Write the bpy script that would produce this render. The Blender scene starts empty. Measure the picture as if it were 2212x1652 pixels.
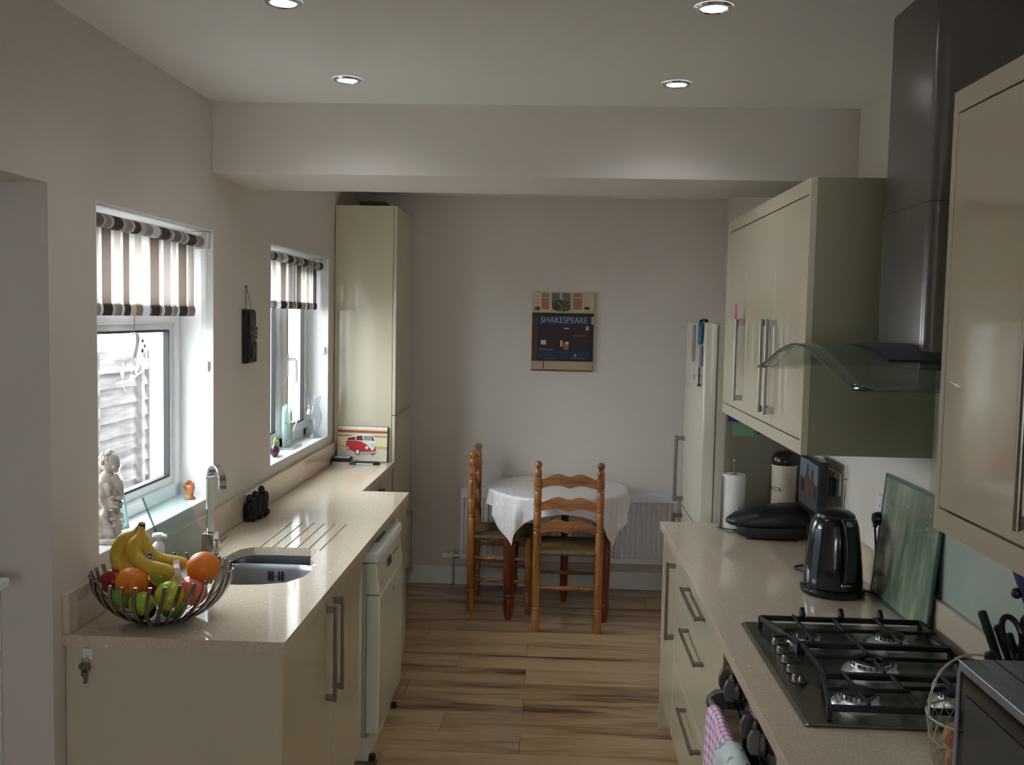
import bpy, bmesh, math, random
from mathutils import Vector, Matrix
random.seed(7)
S = bpy.context.scene
COL = S.collection
PI = math.pi

# ------------------------------------------------------------------ camera, world, exposure, large lights
F, PITCH, YAW, ROLL, CH = 2083.0, .0673, .0418, .0202, 1.774
cam = bpy.data.cameras.new('camera'); camo = bpy.data.objects.new('camera', cam); COL.objects.link(camo)
fw = Vector((-math.sin(YAW), math.cos(YAW), 0)); rt = Vector((math.cos(YAW), math.sin(YAW), 0)); up = Vector((0, 0, 1))
f2 = fw*math.cos(PITCH) - up*math.sin(PITCH); u2 = up*math.cos(PITCH) + fw*math.sin(PITCH)
r3 = rt*math.cos(ROLL) + u2*math.sin(ROLL); u3 = u2*math.cos(ROLL) - rt*math.sin(ROLL)
mw = Matrix.Identity(4)
for i in range(3):
    mw[i][0] = r3[i]; mw[i][1] = u3[i]; mw[i][2] = -f2[i]
mw[2][3] = CH
camo.matrix_world = mw
cam.sensor_fit = 'HORIZONTAL'; cam.sensor_width = 36.0; cam.lens = 36.0*F/2212
cam.clip_start = .02; cam.clip_end = 200
S.camera = camo
S.view_settings.view_transform = 'Standard'; S.view_settings.look = 'None'
S.view_settings.gamma = 1.0; S.view_settings.use_curve_mapping = False
S.view_settings.exposure = 0.0
W = bpy.data.worlds.new('world'); S.world = W; W.use_nodes = True
wn = W.node_tree; bg = wn.nodes['Background']
bg.inputs['Color'].default_value = (.86, .93, 1.0, 1); bg.inputs['Strength'].default_value = 15.0
LAMP_W = 1.1            # each ceiling downlight, watts
S.cycles.max_bounces = 10; S.cycles.diffuse_bounces = 6; S.cycles.glossy_bounces = 5
S.cycles.transparent_max_bounces = 16

# ------------------------------------------------------------------ mesh helpers
class MB:
    def __init__(s): s.v = []; s.f = []; s.m = []; s.cur = 0; s.uv = {}
    def quad(s, *i): s.f.append(tuple(i)); s.m.append(s.cur)
    def add(s, vs, fs):
        b = len(s.v); s.v += [tuple(v) for v in vs]
        for f in fs: s.f.append(tuple(b+i for i in f)); s.m.append(s.cur)
        return s
    def box(s, x0, x1, y0, y1, z0, z1):
        vs = [(x, y, z) for z in (z0, z1) for y in (y0, y1) for x in (x0, x1)]
        return s.add(vs, [(0,2,3,1),(4,5,7,6),(0,1,5,4),(2,6,7,3),(0,4,6,2),(1,3,7,5)])
    def obox(s, c, ax, ay, az, hx, hy, hz):
        c = Vector(c); ax = Vector(ax).normalized()*hx; ay = Vector(ay).normalized()*hy; az = Vector(az).normalized()*hz
        vs = [c+ax*i+ay*j+az*k for k in (-1,1) for j in (-1,1) for i in (-1,1)]
        return s.add(vs, [(0,2,3,1),(4,5,7,6),(0,1,5,4),(2,6,7,3),(0,4,6,2),(1,3,7,5)])
    def lathe(s, prof, n=16, c=(0,0,0), axis=(0,0,1), sx=1, sy=1, cap=True):
        ax = Vector(axis).normalized()
        a = ax.orthogonal().normalized() if abs(ax.z) < .999 else Vector((1,0,0)); b = ax.cross(a)
        c = Vector(c); vs = []; rings = []
        for r, z in prof:
            if r < 1e-6: rings.append([len(vs)]); vs.append(c+ax*z)
            else:
                rings.append(list(range(len(vs), len(vs)+n)))
                vs += [c+ax*z+a*(r*sx*math.cos(2*PI*k/n))+b*(r*sy*math.sin(2*PI*k/n)) for k in range(n)]
        fs = []
        for p, q in zip(rings, rings[1:]):
            if len(p) == 1 and len(q) == 1: continue
            for k in range(n):
                k2 = (k+1) % n
                if len(p) == 1: fs.append((p[0], q[k2], q[k]))
                elif len(q) == 1: fs.append((p[k], p[k2], q[0]))
                else: fs.append((p[k], p[k2], q[k2], q[k]))
        if cap:
            if len(rings[0]) > 1: fs.append(tuple(reversed(rings[0])))
            if len(rings[-1]) > 1: fs.append(tuple(rings[-1]))
        return s.add(vs, fs)
    def tube(s, path, r, n=8, closed=False, flat=None):
        P = [Vector(p) for p in path]; N = len(P)
        R = r if isinstance(r, (list, tuple)) else [r]*N
        T = []
        for i in range(N):
            if closed: t = P[(i+1) % N]-P[i-1]
            else: t = P[min(i+1, N-1)]-P[max(i-1, 0)]
            T.append(t.normalized())
        u = T[0].orthogonal().normalized(); vs = []
        for i in range(N):
            u = (u - T[i]*u.dot(T[i]))
            u = u.normalized() if u.length > 1e-6 else T[i].orthogonal().normalized()
            w = T[i].cross(u)
            vs += [P[i]+(u*math.cos(2*PI*k/n)+w*math.sin(2*PI*k/n))*R[i] for k in range(n)]
        fs = []
        for i in range(N if closed else N-1):
            j = (i+1) % N
            for k in range(n):
                k2 = (k+1) % n
                fs.append((i*n+k, i*n+k2, j*n+k2, j*n+k))
        if not closed: fs += [tuple(range(n-1, -1, -1)), tuple((N-1)*n+k for k in range(n))]
        return s.add(vs, fs)
    def ribbon(s, path, side, w, h, closed=False):
        # rectangular section: width w along side, thickness h along tangent x side
        P = [Vector(p) for p in path]; N = len(P); vs = []
        sides = side if isinstance(side, list) else [Vector(side)]*N
        ws = w if isinstance(w, list) else [w]*N
        for i in range(N):
            t = (P[(i+1) % N]-P[i-1]) if closed else (P[min(i+1, N-1)]-P[max(i-1, 0)])
            sd = Vector(sides[i]).normalized(); nn = t.normalized().cross(sd).normalized()
            for a, b in ((-1,-1),(1,-1),(1,1),(-1,1)): vs.append(P[i]+sd*(a*ws[i]/2)+nn*(b*h/2))
        fs = []
        for i in range(N if closed else N-1):
            j = (i+1) % N
            for k in range(4): fs.append((i*4+k, i*4+(k+1) % 4, j*4+(k+1) % 4, j*4+k))
        if not closed: fs += [(3,2,1,0), tuple((N-1)*4+k for k in range(4))]
        return s.add(vs, fs)
    def prism(s, pts, a0, a1, plane='xy'):
        def m(p, a):
            return {'xy': (p[0], p[1], a), 'xz': (p[0], a, p[1]), 'yz': (a, p[0], p[1])}[plane]
        n = len(pts); vs = [m(p, a0) for p in pts]+[m(p, a1) for p in pts]
        fs = [tuple(range(n)), tuple(range(2*n-1, n-1, -1))]+[(i, (i+1) % n, n+(i+1) % n, n+i) for i in range(n)]
        return s.add(vs, fs)
    def grid(s, fn, nu, nv, wrap=False, uv=None):
        b = len(s.v)
        for i in range(nu+(0 if wrap else 1)):
            for j in range(nv+1):
                if uv: s.uv[len(s.v)] = uv(i/nu, j/nv)
                s.v.append(tuple(fn(i/nu, j/nv)))
        M = nu if wrap else nu+1
        for i in range(nu):
            for j in range(nv):
                i2 = (i+1) % M
                s.f.append((b+i*(nv+1)+j, b+i2*(nv+1)+j, b+i2*(nv+1)+j+1, b+i*(nv+1)+j+1)); s.m.append(s.cur)
        return s
    def ball(s, c, r, n=14, m=9, fn=None):
        if not isinstance(r, (tuple, list)): r = (r, r, r)
        vs = [(c[0], c[1], c[2]-r[2])]; fs = []
        for i in range(1, m):
            t = -PI/2+PI*i/m
            for k in range(n):
                a = 2*PI*k/n
                vs.append((c[0]+r[0]*math.cos(t)*math.cos(a), c[1]+r[1]*math.cos(t)*math.sin(a), c[2]+r[2]*math.sin(t)))
        vs.append((c[0], c[1], c[2]+r[2])); L = len(vs)-1
        for k in range(n):
            k2 = (k+1) % n
            fs.append((0, 1+k2, 1+k)); fs.append((L, 1+(m-2)*n+k, 1+(m-2)*n+k2))
            for i in range(m-2): fs.append((1+i*n+k, 1+i*n+k2, 1+(i+1)*n+k2, 1+(i+1)*n+k))
        return s.add(vs, fs)
    def build(s, name, mats, parent=None, smooth=True, bevel=0, seg=2, ang=35, solid=0):
        me = bpy.data.meshes.new(name); bm = bmesh.new()
        bv = [bm.verts.new(v) for v in s.v]
        uvl = bm.loops.layers.uv.new('UVMap') if s.uv else None
        for f, mi in zip(s.f, s.m):
            try:
                fc = bm.faces.new([bv[i] for i in f]); fc.material_index = mi; fc.smooth = smooth
                if uvl:
                    for lp, i in zip(fc.loops, f): lp[uvl].uv = s.uv.get(i, (0, 0))
            except ValueError: pass
        bmesh.ops.recalc_face_normals(bm, faces=bm.faces)
        bm.to_mesh(me); bm.free()
        if not isinstance(mats, (list, tuple)): mats = [mats]
        for m in mats: me.materials.append(m)
        if smooth: me.set_sharp_from_angle(angle=math.radians(ang))
        o = bpy.data.objects.new(name, me); COL.objects.link(o)
        if parent is not None: attach(o, parent)
        if solid:
            md = o.modifiers.new('Solid', 'SOLIDIFY'); md.thickness = solid; md.offset = 0
        if bevel:
            md = o.modifiers.new('Bevel', 'BEVEL'); md.width = bevel; md.segments = seg
            md.limit_method = 'ANGLE'; md.angle_limit = math.radians(40); md.harden_normals = False
        return o

def wmat(o):
    return (wmat(o.parent) @ o.matrix_parent_inverse if o.parent else Matrix.Identity(4)) @ o.matrix_basis
def attach(o, p):
    o.parent = p; o.matrix_parent_inverse = wmat(p).inverted()
def tag(o, label, cat, group=None, kind=None):
    o['label'] = label
    if cat: o['category'] = cat
    if group: o['group'] = group
    if kind: o['kind'] = kind
    return o
def thing(name, loc, label, cat, group=None, kind=None):
    o = bpy.data.objects.new(name, None); COL.objects.link(o); o.location = loc
    o.empty_display_size = .05
    return tag(o, label, cat, group, kind)
def copy_tree(o, parent=None):
    c = o.copy(); COL.objects.link(c)
    if parent is not None:
        c.parent = parent; c.matrix_parent_inverse = o.matrix_parent_inverse.copy()
    for ch in [x for x in o.children]: copy_tree(ch, c)
    return c
def boolean_cut(o, cutter):
    t = cutter.build('cut_tmp', [])
    md = o.modifiers.new('B', 'BOOLEAN'); md.operation = 'DIFFERENCE'; md.solver = 'EXACT'; md.object = t
    bpy.context.view_layer.update()
    dg = bpy.context.evaluated_depsgraph_get()
    me = bpy.data.meshes.new_from_object(o.evaluated_get(dg))
    o.modifiers.clear(); old = o.data; o.data = me; bpy.data.meshes.remove(old)
    tm = t.data; bpy.data.objects.remove(t); bpy.data.meshes.remove(tm)
    for p in me.polygons: p.use_smooth = False
def text(name, body, size, loc, ux, uz, mat, parent, ext=.0004, align='CENTER', sxy=1.0):
    cu = bpy.data.curves.new(name, 'FONT'); cu.body = body; cu.size = size; cu.extrude = ext
    cu.align_x = align; cu.align_y = 'CENTER'
    o = bpy.data.objects.new(name, cu); COL.objects.link(o)
    bpy.context.view_layer.update()
    me = bpy.data.meshes.new_from_object(o.evaluated_get(bpy.context.evaluated_depsgraph_get()))
    bpy.data.objects.remove(o); bpy.data.curves.remove(cu)
    ux = Vector(ux).normalized(); uz = Vector(uz).normalized(); n = ux.cross(uz)
    M = Matrix.Identity(4)
    for i in range(3): M[i][0] = ux[i]*sxy; M[i][1] = uz[i]; M[i][2] = n[i]; M[i][3] = loc[i]
    me.transform(M); me.materials.clear(); me.materials.append(mat)
    o = bpy.data.objects.new(name, me); COL.objects.link(o); attach(o, parent)
    return o
def arc(c, r, a0, a1, n, u=(1,0,0), v=(0,0,1)):
    c = Vector(c); u = Vector(u); v = Vector(v)
    return [c+u*(r*math.cos(a0+(a1-a0)*i/n))+v*(r*math.sin(a0+(a1-a0)*i/n)) for i in range(n+1)]
def spline(pts, n=6):
    P = [Vector(p) for p in pts]; out = []
    for i in range(len(P)-1):
        p0 = P[max(i-1, 0)]; p1 = P[i]; p2 = P[i+1]; p3 = P[min(i+2, len(P)-1)]
        for k in range(n):
            t = k/n
            out.append(.5*((2*p1)+(p2-p0)*t+(2*p0-5*p1+4*p2-p3)*t*t+(3*p1-p0-3*p2+p3)*t**3))
    out.append(P[-1]); return out
def lerp(a, b, t): return a+(b-a)*t

# ------------------------------------------------------------------ materials
def srgb(r, g, b):
    f = lambda c: (c/255/12.92) if c/255 <= .04045 else ((c/255+.055)/1.055)**2.4
    return (f(r), f(g), f(b))
def newmat(name):
    m = bpy.data.materials.new(name); m.use_nodes = True
    return m, m.node_tree, m.node_tree.nodes['Principled BSDF']
def node(nt, t, **kw):
    n = nt.nodes.new(t)
    for k, v in kw.items():
        if hasattr(n, k): setattr(n, k, v)
        else: n.inputs[k.replace('_', ' ')].default_value = v
    return n
def mat(name, col, rough=.5, metal=0., spec=.5, var=.06, scale=30., bump=0., coat=0., stretch=None, emis=None):
    m, nt, p = newmat(name)
    p.inputs['Roughness'].default_value = rough; p.inputs['Metallic'].default_value = metal
    p.inputs['Specular IOR Level'].default_value = spec
    if coat: p.inputs['Coat Weight'].default_value = coat; p.inputs['Coat Roughness'].default_value = .04
    tc = node(nt, 'ShaderNodeTexCoord'); mp = node(nt, 'ShaderNodeMapping')
    if stretch: mp.inputs['Scale'].default_value = stretch
    nt.links.new(tc.outputs['Object'], mp.inputs['Vector'])
    nz = node(nt, 'ShaderNodeTexNoise'); nz.inputs['Scale'].default_value = scale; nz.inputs['Detail'].default_value = 4
    nt.links.new(mp.outputs['Vector'], nz.inputs['Vector'])
    rp = node(nt, 'ShaderNodeValToRGB')
    rp.color_ramp.elements[0].position = .3; rp.color_ramp.elements[1].position = .7
    rp.color_ramp.elements[0].color = tuple(c*(1-var) for c in col)+(1,)
    rp.color_ramp.elements[1].color = tuple(min(1, c*(1+var)) for c in col)+(1,)
    nt.links.new(nz.outputs['Fac'], rp.inputs['Fac']); nt.links.new(rp.outputs['Color'], p.inputs['Base Color'])
    if bump:
        bp = node(nt, 'ShaderNodeBump'); bp.inputs['Strength'].default_value = bump; bp.inputs['Distance'].default_value = .002
        nt.links.new(nz.outputs['Fac'], bp.inputs['Height']); nt.links.new(bp.outputs['Normal'], p.inputs['Normal'])
    if emis:
        p.inputs['Emission Color'].default_value = tuple(emis[0])+(1,); p.inputs['Emission Strength'].default_value = emis[1]
    return m
def glass(name, tint, rough=0., gloss=1., haze=0., hazecol=(.8, .9, .88)):
    # thin pane: clear transmission tinted by the glass, mirror reflection by Fresnel, optional frosting
    m = bpy.data.materials.new(name); m.use_nodes = True; nt = m.node_tree
    nt.nodes.remove(nt.nodes['Principled BSDF']); out = nt.nodes['Material Output']
    tr = node(nt, 'ShaderNodeBsdfTransparent'); tr.inputs['Color'].default_value = tuple(tint)+(1,)
    gl = node(nt, 'ShaderNodeBsdfGlossy'); gl.inputs['Roughness'].default_value = rough
    fr = node(nt, 'ShaderNodeFresnel'); fr.inputs['IOR'].default_value = 1.45
    mx = node(nt, 'ShaderNodeMixShader')
    # the same air-to-glass reflectance on both faces of the thin sheet
    ge = node(nt, 'ShaderNodeNewGeometry'); mr = node(nt, 'ShaderNodeMapRange')
    mr.inputs['To Min'].default_value = 1.45; mr.inputs['To Max'].default_value = 1/1.45
    nt.links.new(ge.outputs['Backfacing'], mr.inputs['Value']); nt.links.new(mr.outputs[0], fr.inputs['IOR'])
    nt.links.new(fr.outputs['Fac'], mx.inputs['Fac'])
    if haze:
        df = node(nt, 'ShaderNodeBsdfDiffuse'); df.inputs['Color'].default_value = tuple(hazecol)+(1,)
        tl = node(nt, 'ShaderNodeBsdfTranslucent'); tl.inputs['Color'].default_value = tuple(hazecol)+(1,)
        dm = node(nt, 'ShaderNodeMixShader'); dm.inputs['Fac'].default_value = .5
        nt.links.new(df.outputs[0], dm.inputs[1]); nt.links.new(tl.outputs[0], dm.inputs[2])
        hm = node(nt, 'ShaderNodeMixShader'); hm.inputs['Fac'].default_value = haze
        nt.links.new(tr.outputs[0], hm.inputs[1]); nt.links.new(dm.outputs[0], hm.inputs[2])
        nt.links.new(hm.outputs[0], mx.inputs[1])
    else: nt.links.new(tr.outputs[0], mx.inputs[1])
    nt.links.new(gl.outputs[0], mx.inputs[2]); nt.links.new(mx.outputs[0], out.inputs['Surface'])
    return m
def wood(name, cols, rough=.35, along='x', scale=1.0, obj_random=True, fine=6., streak=.5):
    m, nt, p = newmat(name); p.inputs['Roughness'].default_value = rough
    tc = node(nt, 'ShaderNodeTexCoord'); mp = node(nt, 'ShaderNodeMapping')
    sc = {'x': (1.1, 11, 11), 'y': (11, 1.1, 11), 'z': (11, 11, 1.1)}[along]
    mp.inputs['Scale'].default_value = tuple(v*scale for v in sc)
    nt.links.new(tc.outputs['Object'], mp.inputs['Vector'])
    vec = mp.outputs['Vector']; rnd = None
    if obj_random:
        oi = node(nt, 'ShaderNodeObjectInfo'); ml = node(nt, 'ShaderNodeMath', operation='MULTIPLY'); ml.inputs[1].default_value = 57.
        nt.links.new(oi.outputs['Random'], ml.inputs[0])
        ad = node(nt, 'ShaderNodeVectorMath', operation='ADD')
        nt.links.new(vec, ad.inputs[0]); nt.links.new(ml.outputs[0], ad.inputs[1]); vec = ad.outputs[0]; rnd = oi.outputs['Random']
    nz = node(nt, 'ShaderNodeTexNoise'); nz.inputs['Scale'].default_value = 1.0; nz.inputs['Detail'].default_value = 5; nz.inputs['Distortion'].default_value = .6
    nt.links.new(vec, nz.inputs['Vector'])
    n2 = node(nt, 'ShaderNodeTexNoise'); n2.inputs['Scale'].default_value = fine; n2.inputs['Detail'].default_value = 3
    nt.links.new(vec, n2.inputs['Vector'])
    mx = node(nt, 'ShaderNodeMath', operation='MULTIPLY_ADD'); mx.inputs[1].default_value = .35
    nt.links.new(n2.outputs['Fac'], mx.inputs[0])
    m3 = node(nt, 'ShaderNodeMath', operation='MULTIPLY_ADD'); m3.inputs[1].default_value = 1.0; m3.inputs[2].default_value = -.175
    nt.links.new(nz.outputs['Fac'], m3.inputs[0]); nt.links.new(m3.outputs[0], mx.inputs[2])
    rp = node(nt, 'ShaderNodeValToRGB'); cr = rp.color_ramp
    cr.elements[0].position = .30; cr.elements[0].color = tuple(cols[0])+(1,)
    cr.elements[1].position = .68; cr.elements[1].color = tuple(cols[-1])+(1,)
    for i, c in enumerate(cols[1:-1]):
        e = cr.elements.new(.30+.38*(i+1)/(len(cols)-1)); e.color = tuple(c)+(1,)
    nt.links.new(mx.outputs[0], rp.inputs['Fac'])
    col = rp.outputs['Color']
    if rnd:
        hs = node(nt, 'ShaderNodeHueSaturation'); mr = node(nt, 'ShaderNodeMapRange')
        mr.inputs['To Min'].default_value = .90; mr.inputs['To Max'].default_value = 1.08
        nt.links.new(rnd, mr.inputs['Value']); nt.links.new(mr.outputs[0], hs.inputs['Value']); nt.links.new(col, hs.inputs['Color']); col = hs.outputs['Color']
    nt.links.new(col, p.inputs['Base Color'])
    bp = node(nt, 'ShaderNodeBump'); bp.inputs['Strength'].default_value = .15; bp.inputs['Distance'].default_value = .001
    nt.links.new(n2.outputs['Fac'], bp.inputs['Height']); nt.links.new(bp.outputs['Normal'], p.inputs['Normal'])
    return m
_flat = {}
def flat(r, g, b, rough=.6):
    k = (r, g, b, rough)
    if k not in _flat: _flat[k] = mat('print_%d_%d_%d' % (r, g, b), srgb(r, g, b), rough, var=.04, scale=60)
    return _flat[k]

M_WALL = mat('wall_paint', srgb(219, 211, 203), .85, var=.012, scale=3, bump=.02)
M_CEIL = mat('ceiling_paint', srgb(240, 238, 234), .9, var=.01, scale=3)
M_WHITE = mat('white_gloss_paint', srgb(235, 235, 235), .35, var=.01)
M_REVEAL = mat('white_plaster', srgb(240, 239, 238), .85, var=.01)
M_UPVC = mat('white_upvc', srgb(238, 240, 242), .25, var=.01)
M_CREAM = mat('cream_gloss_door', srgb(207, 197, 174), .07, var=.008, scale=5, coat=.3)
M_CARC = mat('cream_carcass', srgb(196, 193, 172), .28, var=.01, scale=5)
M_STEEL = mat('brushed_steel', (.42, .40, .38), .3, 1., var=.10, scale=40, stretch=(1, 1, .05))
M_HANDLE = mat('brushed_nickel', (.24, .21, .18), .32, 1., var=.06, scale=60)
M_CHROME = mat('chrome', (.75, .77, .8), .08, 1., var=.02)
M_BLACK = mat('black_plastic', (.008, .008, .009), .28, var=.1)
M_BLACKM = mat('black_matt', (.010, .010, .011), .55, var=.2)
M_IRON = mat('black_enamel_iron', (.007, .007, .008), .46, var=.2, bump=.05, scale=200)
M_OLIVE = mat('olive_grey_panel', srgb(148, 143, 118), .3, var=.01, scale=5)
M_DKOLIVE = mat('dark_olive_panel', srgb(122, 117, 98), .35, var=.02, scale=5)  # even dark olive colour, darker than the cream doors
M_DARK = mat('dark_gap', (.02, .018, .015), .8)
M_GLASS = glass('window_glass', (.97, .985, .98))
M_GREENGLASS = glass('green_tinted_glass', (.78, .86, .83), haze=.05, hazecol=(.5, .6, .56))
M_SPLASH = mat('glass_splashback', srgb(178, 192, 180), .1, var=.01)
M_TEAL = mat('glass_cut_edge', srgb(66, 108, 104), .15)
M_FROST = glass('frosted_glass', (.84, .91, .89), .06, haze=.09)
M_TILE = mat('stone_seat', srgb(200, 195, 188), .8)
M_RED = flat(176, 34, 34); M_PURP = flat(98, 60, 120)

def quartz():
    m, nt, p = newmat('beige_quartz'); p.inputs['Roughness'].default_value = .075
    tc = node(nt, 'ShaderNodeTexCoord')
    def vor(scale, feat='F1'):
        v = node(nt, 'ShaderNodeTexVoronoi'); v.inputs['Scale'].default_value = scale; nt.links.new(tc.outputs['Object'], v.inputs['Vector']); return v
    nz = node(nt, 'ShaderNodeTexNoise'); nz.inputs['Scale'].default_value = 260; nz.inputs['Detail'].default_value = 2; nt.links.new(tc.outputs['Object'], nz.inputs['Vector'])
    rp = node(nt, 'ShaderNodeValToRGB'); cr = rp.color_ramp
    cr.elements[0].position = .26; cr.elements[0].color = srgb(180, 162, 140)+(1,)
    cr.elements[1].position = .40; cr.elements[1].color = srgb(207, 190, 168)+(1,)
    e = cr.elements.new(.7); e.color = srgb(220, 206, 188)+(1,)
    nt.links.new(nz.outputs['Fac'], rp.inputs['Fac'])
    v2 = vor(17); lt = node(nt, 'ShaderNodeMath', operation='LESS_THAN'); lt.inputs[1].default_value = .055
    nt.links.new(v2.outputs['Distance'], lt.inputs[0])
    mx = node(nt, 'ShaderNodeMix', data_type='RGBA'); nt.links.new(lt.outputs[0], mx.inputs[0]); nt.links.new(rp.outputs['Color'], mx.inputs[6])
    mx.inputs[7].default_value = (.95, .95, .97, 1)
    nt.links.new(mx.outputs[2], p.inputs['Base Color'])
    return m
M_QUARTZ = quartz()
M_FLOOR = wood('oak_laminate', [srgb(88, 66, 48), srgb(158, 128, 95), srgb(186, 157, 121), srgb(198, 170, 134)], .30, 'x', .8)
M_PINE = wood('varnished_pine', [srgb(112, 66, 32), srgb(164, 106, 56), srgb(186, 130, 74)], .3, 'z', 2.2, fine=3)
M_PINEX = wood('varnished_pine_rail', [srgb(112, 66, 32), srgb(164, 106, 56), srgb(186, 130, 74)], .3, 'x', 2.2, fine=3)
M_CHERRY = wood('cherry_stained_wood', [srgb(84, 34, 18), srgb(122, 54, 28), srgb(138, 66, 36)], .3, 'z', 2.0, fine=3)
M_RUSH = mat('woven_rush', srgb(118, 94, 58), .7, var=.42, scale=110)

# ------------------------------------------------------------------ setting
XL, XR, YB, YF, ZC = -1.284, 1.09, 6.29, -3.4, 2.55
XO = -1.53
def struct(o, label, cat): return tag(o, label, cat, kind='structure')
floor = MB().box(XO, XR+.1, YF-.1, YB+.1, -.12, -.012).build('floor', M_FLOOR, smooth=False)
struct(floor, 'brown oak laminate floor of the galley kitchen', 'floor')
pl0 = MB().box(0, 1.28, 0, .188, -.012, 0).build('plank', M_FLOOR, floor, smooth=False, bevel=.0006, seg=1)
first = True; row = 0; y = 6.29-.19*51
while y < 6.285:
    off = [-.10, -.66, -.10, -.45][row % 4]
    x = off-1.282*2
    while x < XR:
        if x+1.28 > XL:
            x0, x1 = max(x, XL+.003), min(x+1.28, XR-.003)
            if x1-x0 > .02:
                o = pl0 if first else pl0.copy()
                if not first: COL.objects.link(o)
                first = False
                o.parent = floor; o.location = (x0, y+.001, 0); o.scale = ((x1-x0)/1.28, 1, 1)
        x += 1.282
    y += .19; row += 1

ceil = MB().box(XO, XR+.1, YF-.1, YB+.1, ZC, ZC+.1).build('ceiling', M_CEIL, smooth=False)
struct(ceil, 'plain white ceiling with recessed downlights', 'ceiling')
WIN1 = (2.665, 3.597, 1.07, 2.075); WIN2 = (4.335, 5.46, 1.07, 2.085); DOOR = (1.45, 2.408, 0.0, 2.09)
def wall_yz(name, x0, x1, ya, yb, z0, z1, holes, m):
    b = MB(); cur = ya
    for (a, c, lo, hi) in sorted(holes):
        b.box(x0, x1, cur, a, z0, z1)
        if lo > z0: b.box(x0, x1, a, c, z0, lo)
        b.box(x0, x1, a, c, hi, z1); cur = c
    b.box(x0, x1, cur, yb, z0, z1)
    return b.build(name, m, smooth=False)
w = wall_yz('wall_left', XO, XL, YF, YB+.1, 0, ZC, [DOOR, WIN1, WIN2], M_WALL)
struct(w, 'left cream painted wall with two deep windows', 'wall')
w = MB().box(XR, XR+.1, YF, YB+.1, 0, ZC).build('wall_right', M_WALL, smooth=False)
struct(w, 'right cream painted wall behind the hob and cooker hood', 'wall')
w = MB().box(XL, XR, YB, YB+.1, 0, ZC).build('wall_back', M_WALL, smooth=False)
struct(w, 'far cream painted wall with a picture and radiator', 'wall')
b = MB(); b.box(XO, -.50, YF-.1, YF, 0, ZC).box(.40, XR+.1, YF-.1, YF, 0, ZC).box(-.50, .40, YF-.1, YF, 2.0, ZC).box(-.50, .40, YF-.1, YF, 0, 1.05)
struct(b.build('wall_front', M_WALL, smooth=False), 'cream wall behind the viewer with an added fill-light window', 'wall')
beam = MB().box(XL, XR, 3.59, 4.08, 2.29, ZC).build('trim_1', M_WALL, smooth=False)
struct(beam, 'boxed-in ceiling beam crossing the room above the worktops', 'beam')
# added rear window, out of view, lets sky light in as fill
d2 = thing('window_3', (-.05, YF-.05, .95), 'added white framed fill-light window in the wall behind the viewer', 'window', kind='structure')
b = MB()
for x in (-.50, .34): b.box(x, x+.06, YF-.09, YF-.02, 1.05, 2.0)
b.box(-.50, .40, YF-.09, YF-.02, 1.05, 1.11).box(-.50, .40, YF-.09, YF-.02, 1.94, 2.0)
b.build('window_frame', M_UPVC, d2, smooth=False)
MB().box(-.44, .34, YF-.06, YF-.05, 1.11, 1.94).build('glass_pane', M_GLASS, d2, smooth=False)
bb = MB().box(XL+.365, XR, YB-.016, YB, 0, .12).build('baseboard_back', M_WHITE, smooth=False, bevel=.005)
struct(bb, 'white painted skirting board along the far wall', 'skirting')

# side door in its recess
d1 = thing('door_1', (XO+.03, 1.93, 0), 'white side door set deep in the left wall recess', 'door', kind='structure')
b = MB()
DF = -1.42
b.box(DF-.07, DF, 1.45, 1.51, 0, 2.09).box(DF-.07, DF, 2.348, 2.408, 0, 2.09).box(DF-.07, DF, 1.51, 2.348, 2.03, 2.09)
b.build('door_frame', M_UPVC, d1, smooth=False, bevel=.004)
b = MB().box(DF-.06, DF-.01, 1.512, 2.346, .02, 2.028)
b.build('door_leaf', M_UPVC, d1, smooth=False, bevel=.003)
b = MB().box(DF-.011, DF+.002, 2.285, 2.325, .97, 1.21)
b.tube([(DF, 2.305, 1.088), (DF+.06, 2.305, 1.088)], .011, 10).box(DF+.052, DF+.077, 2.19, 2.316, 1.075, 1.101)
b.build('door_handle', M_WHITE, d1, bevel=.004)

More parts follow.
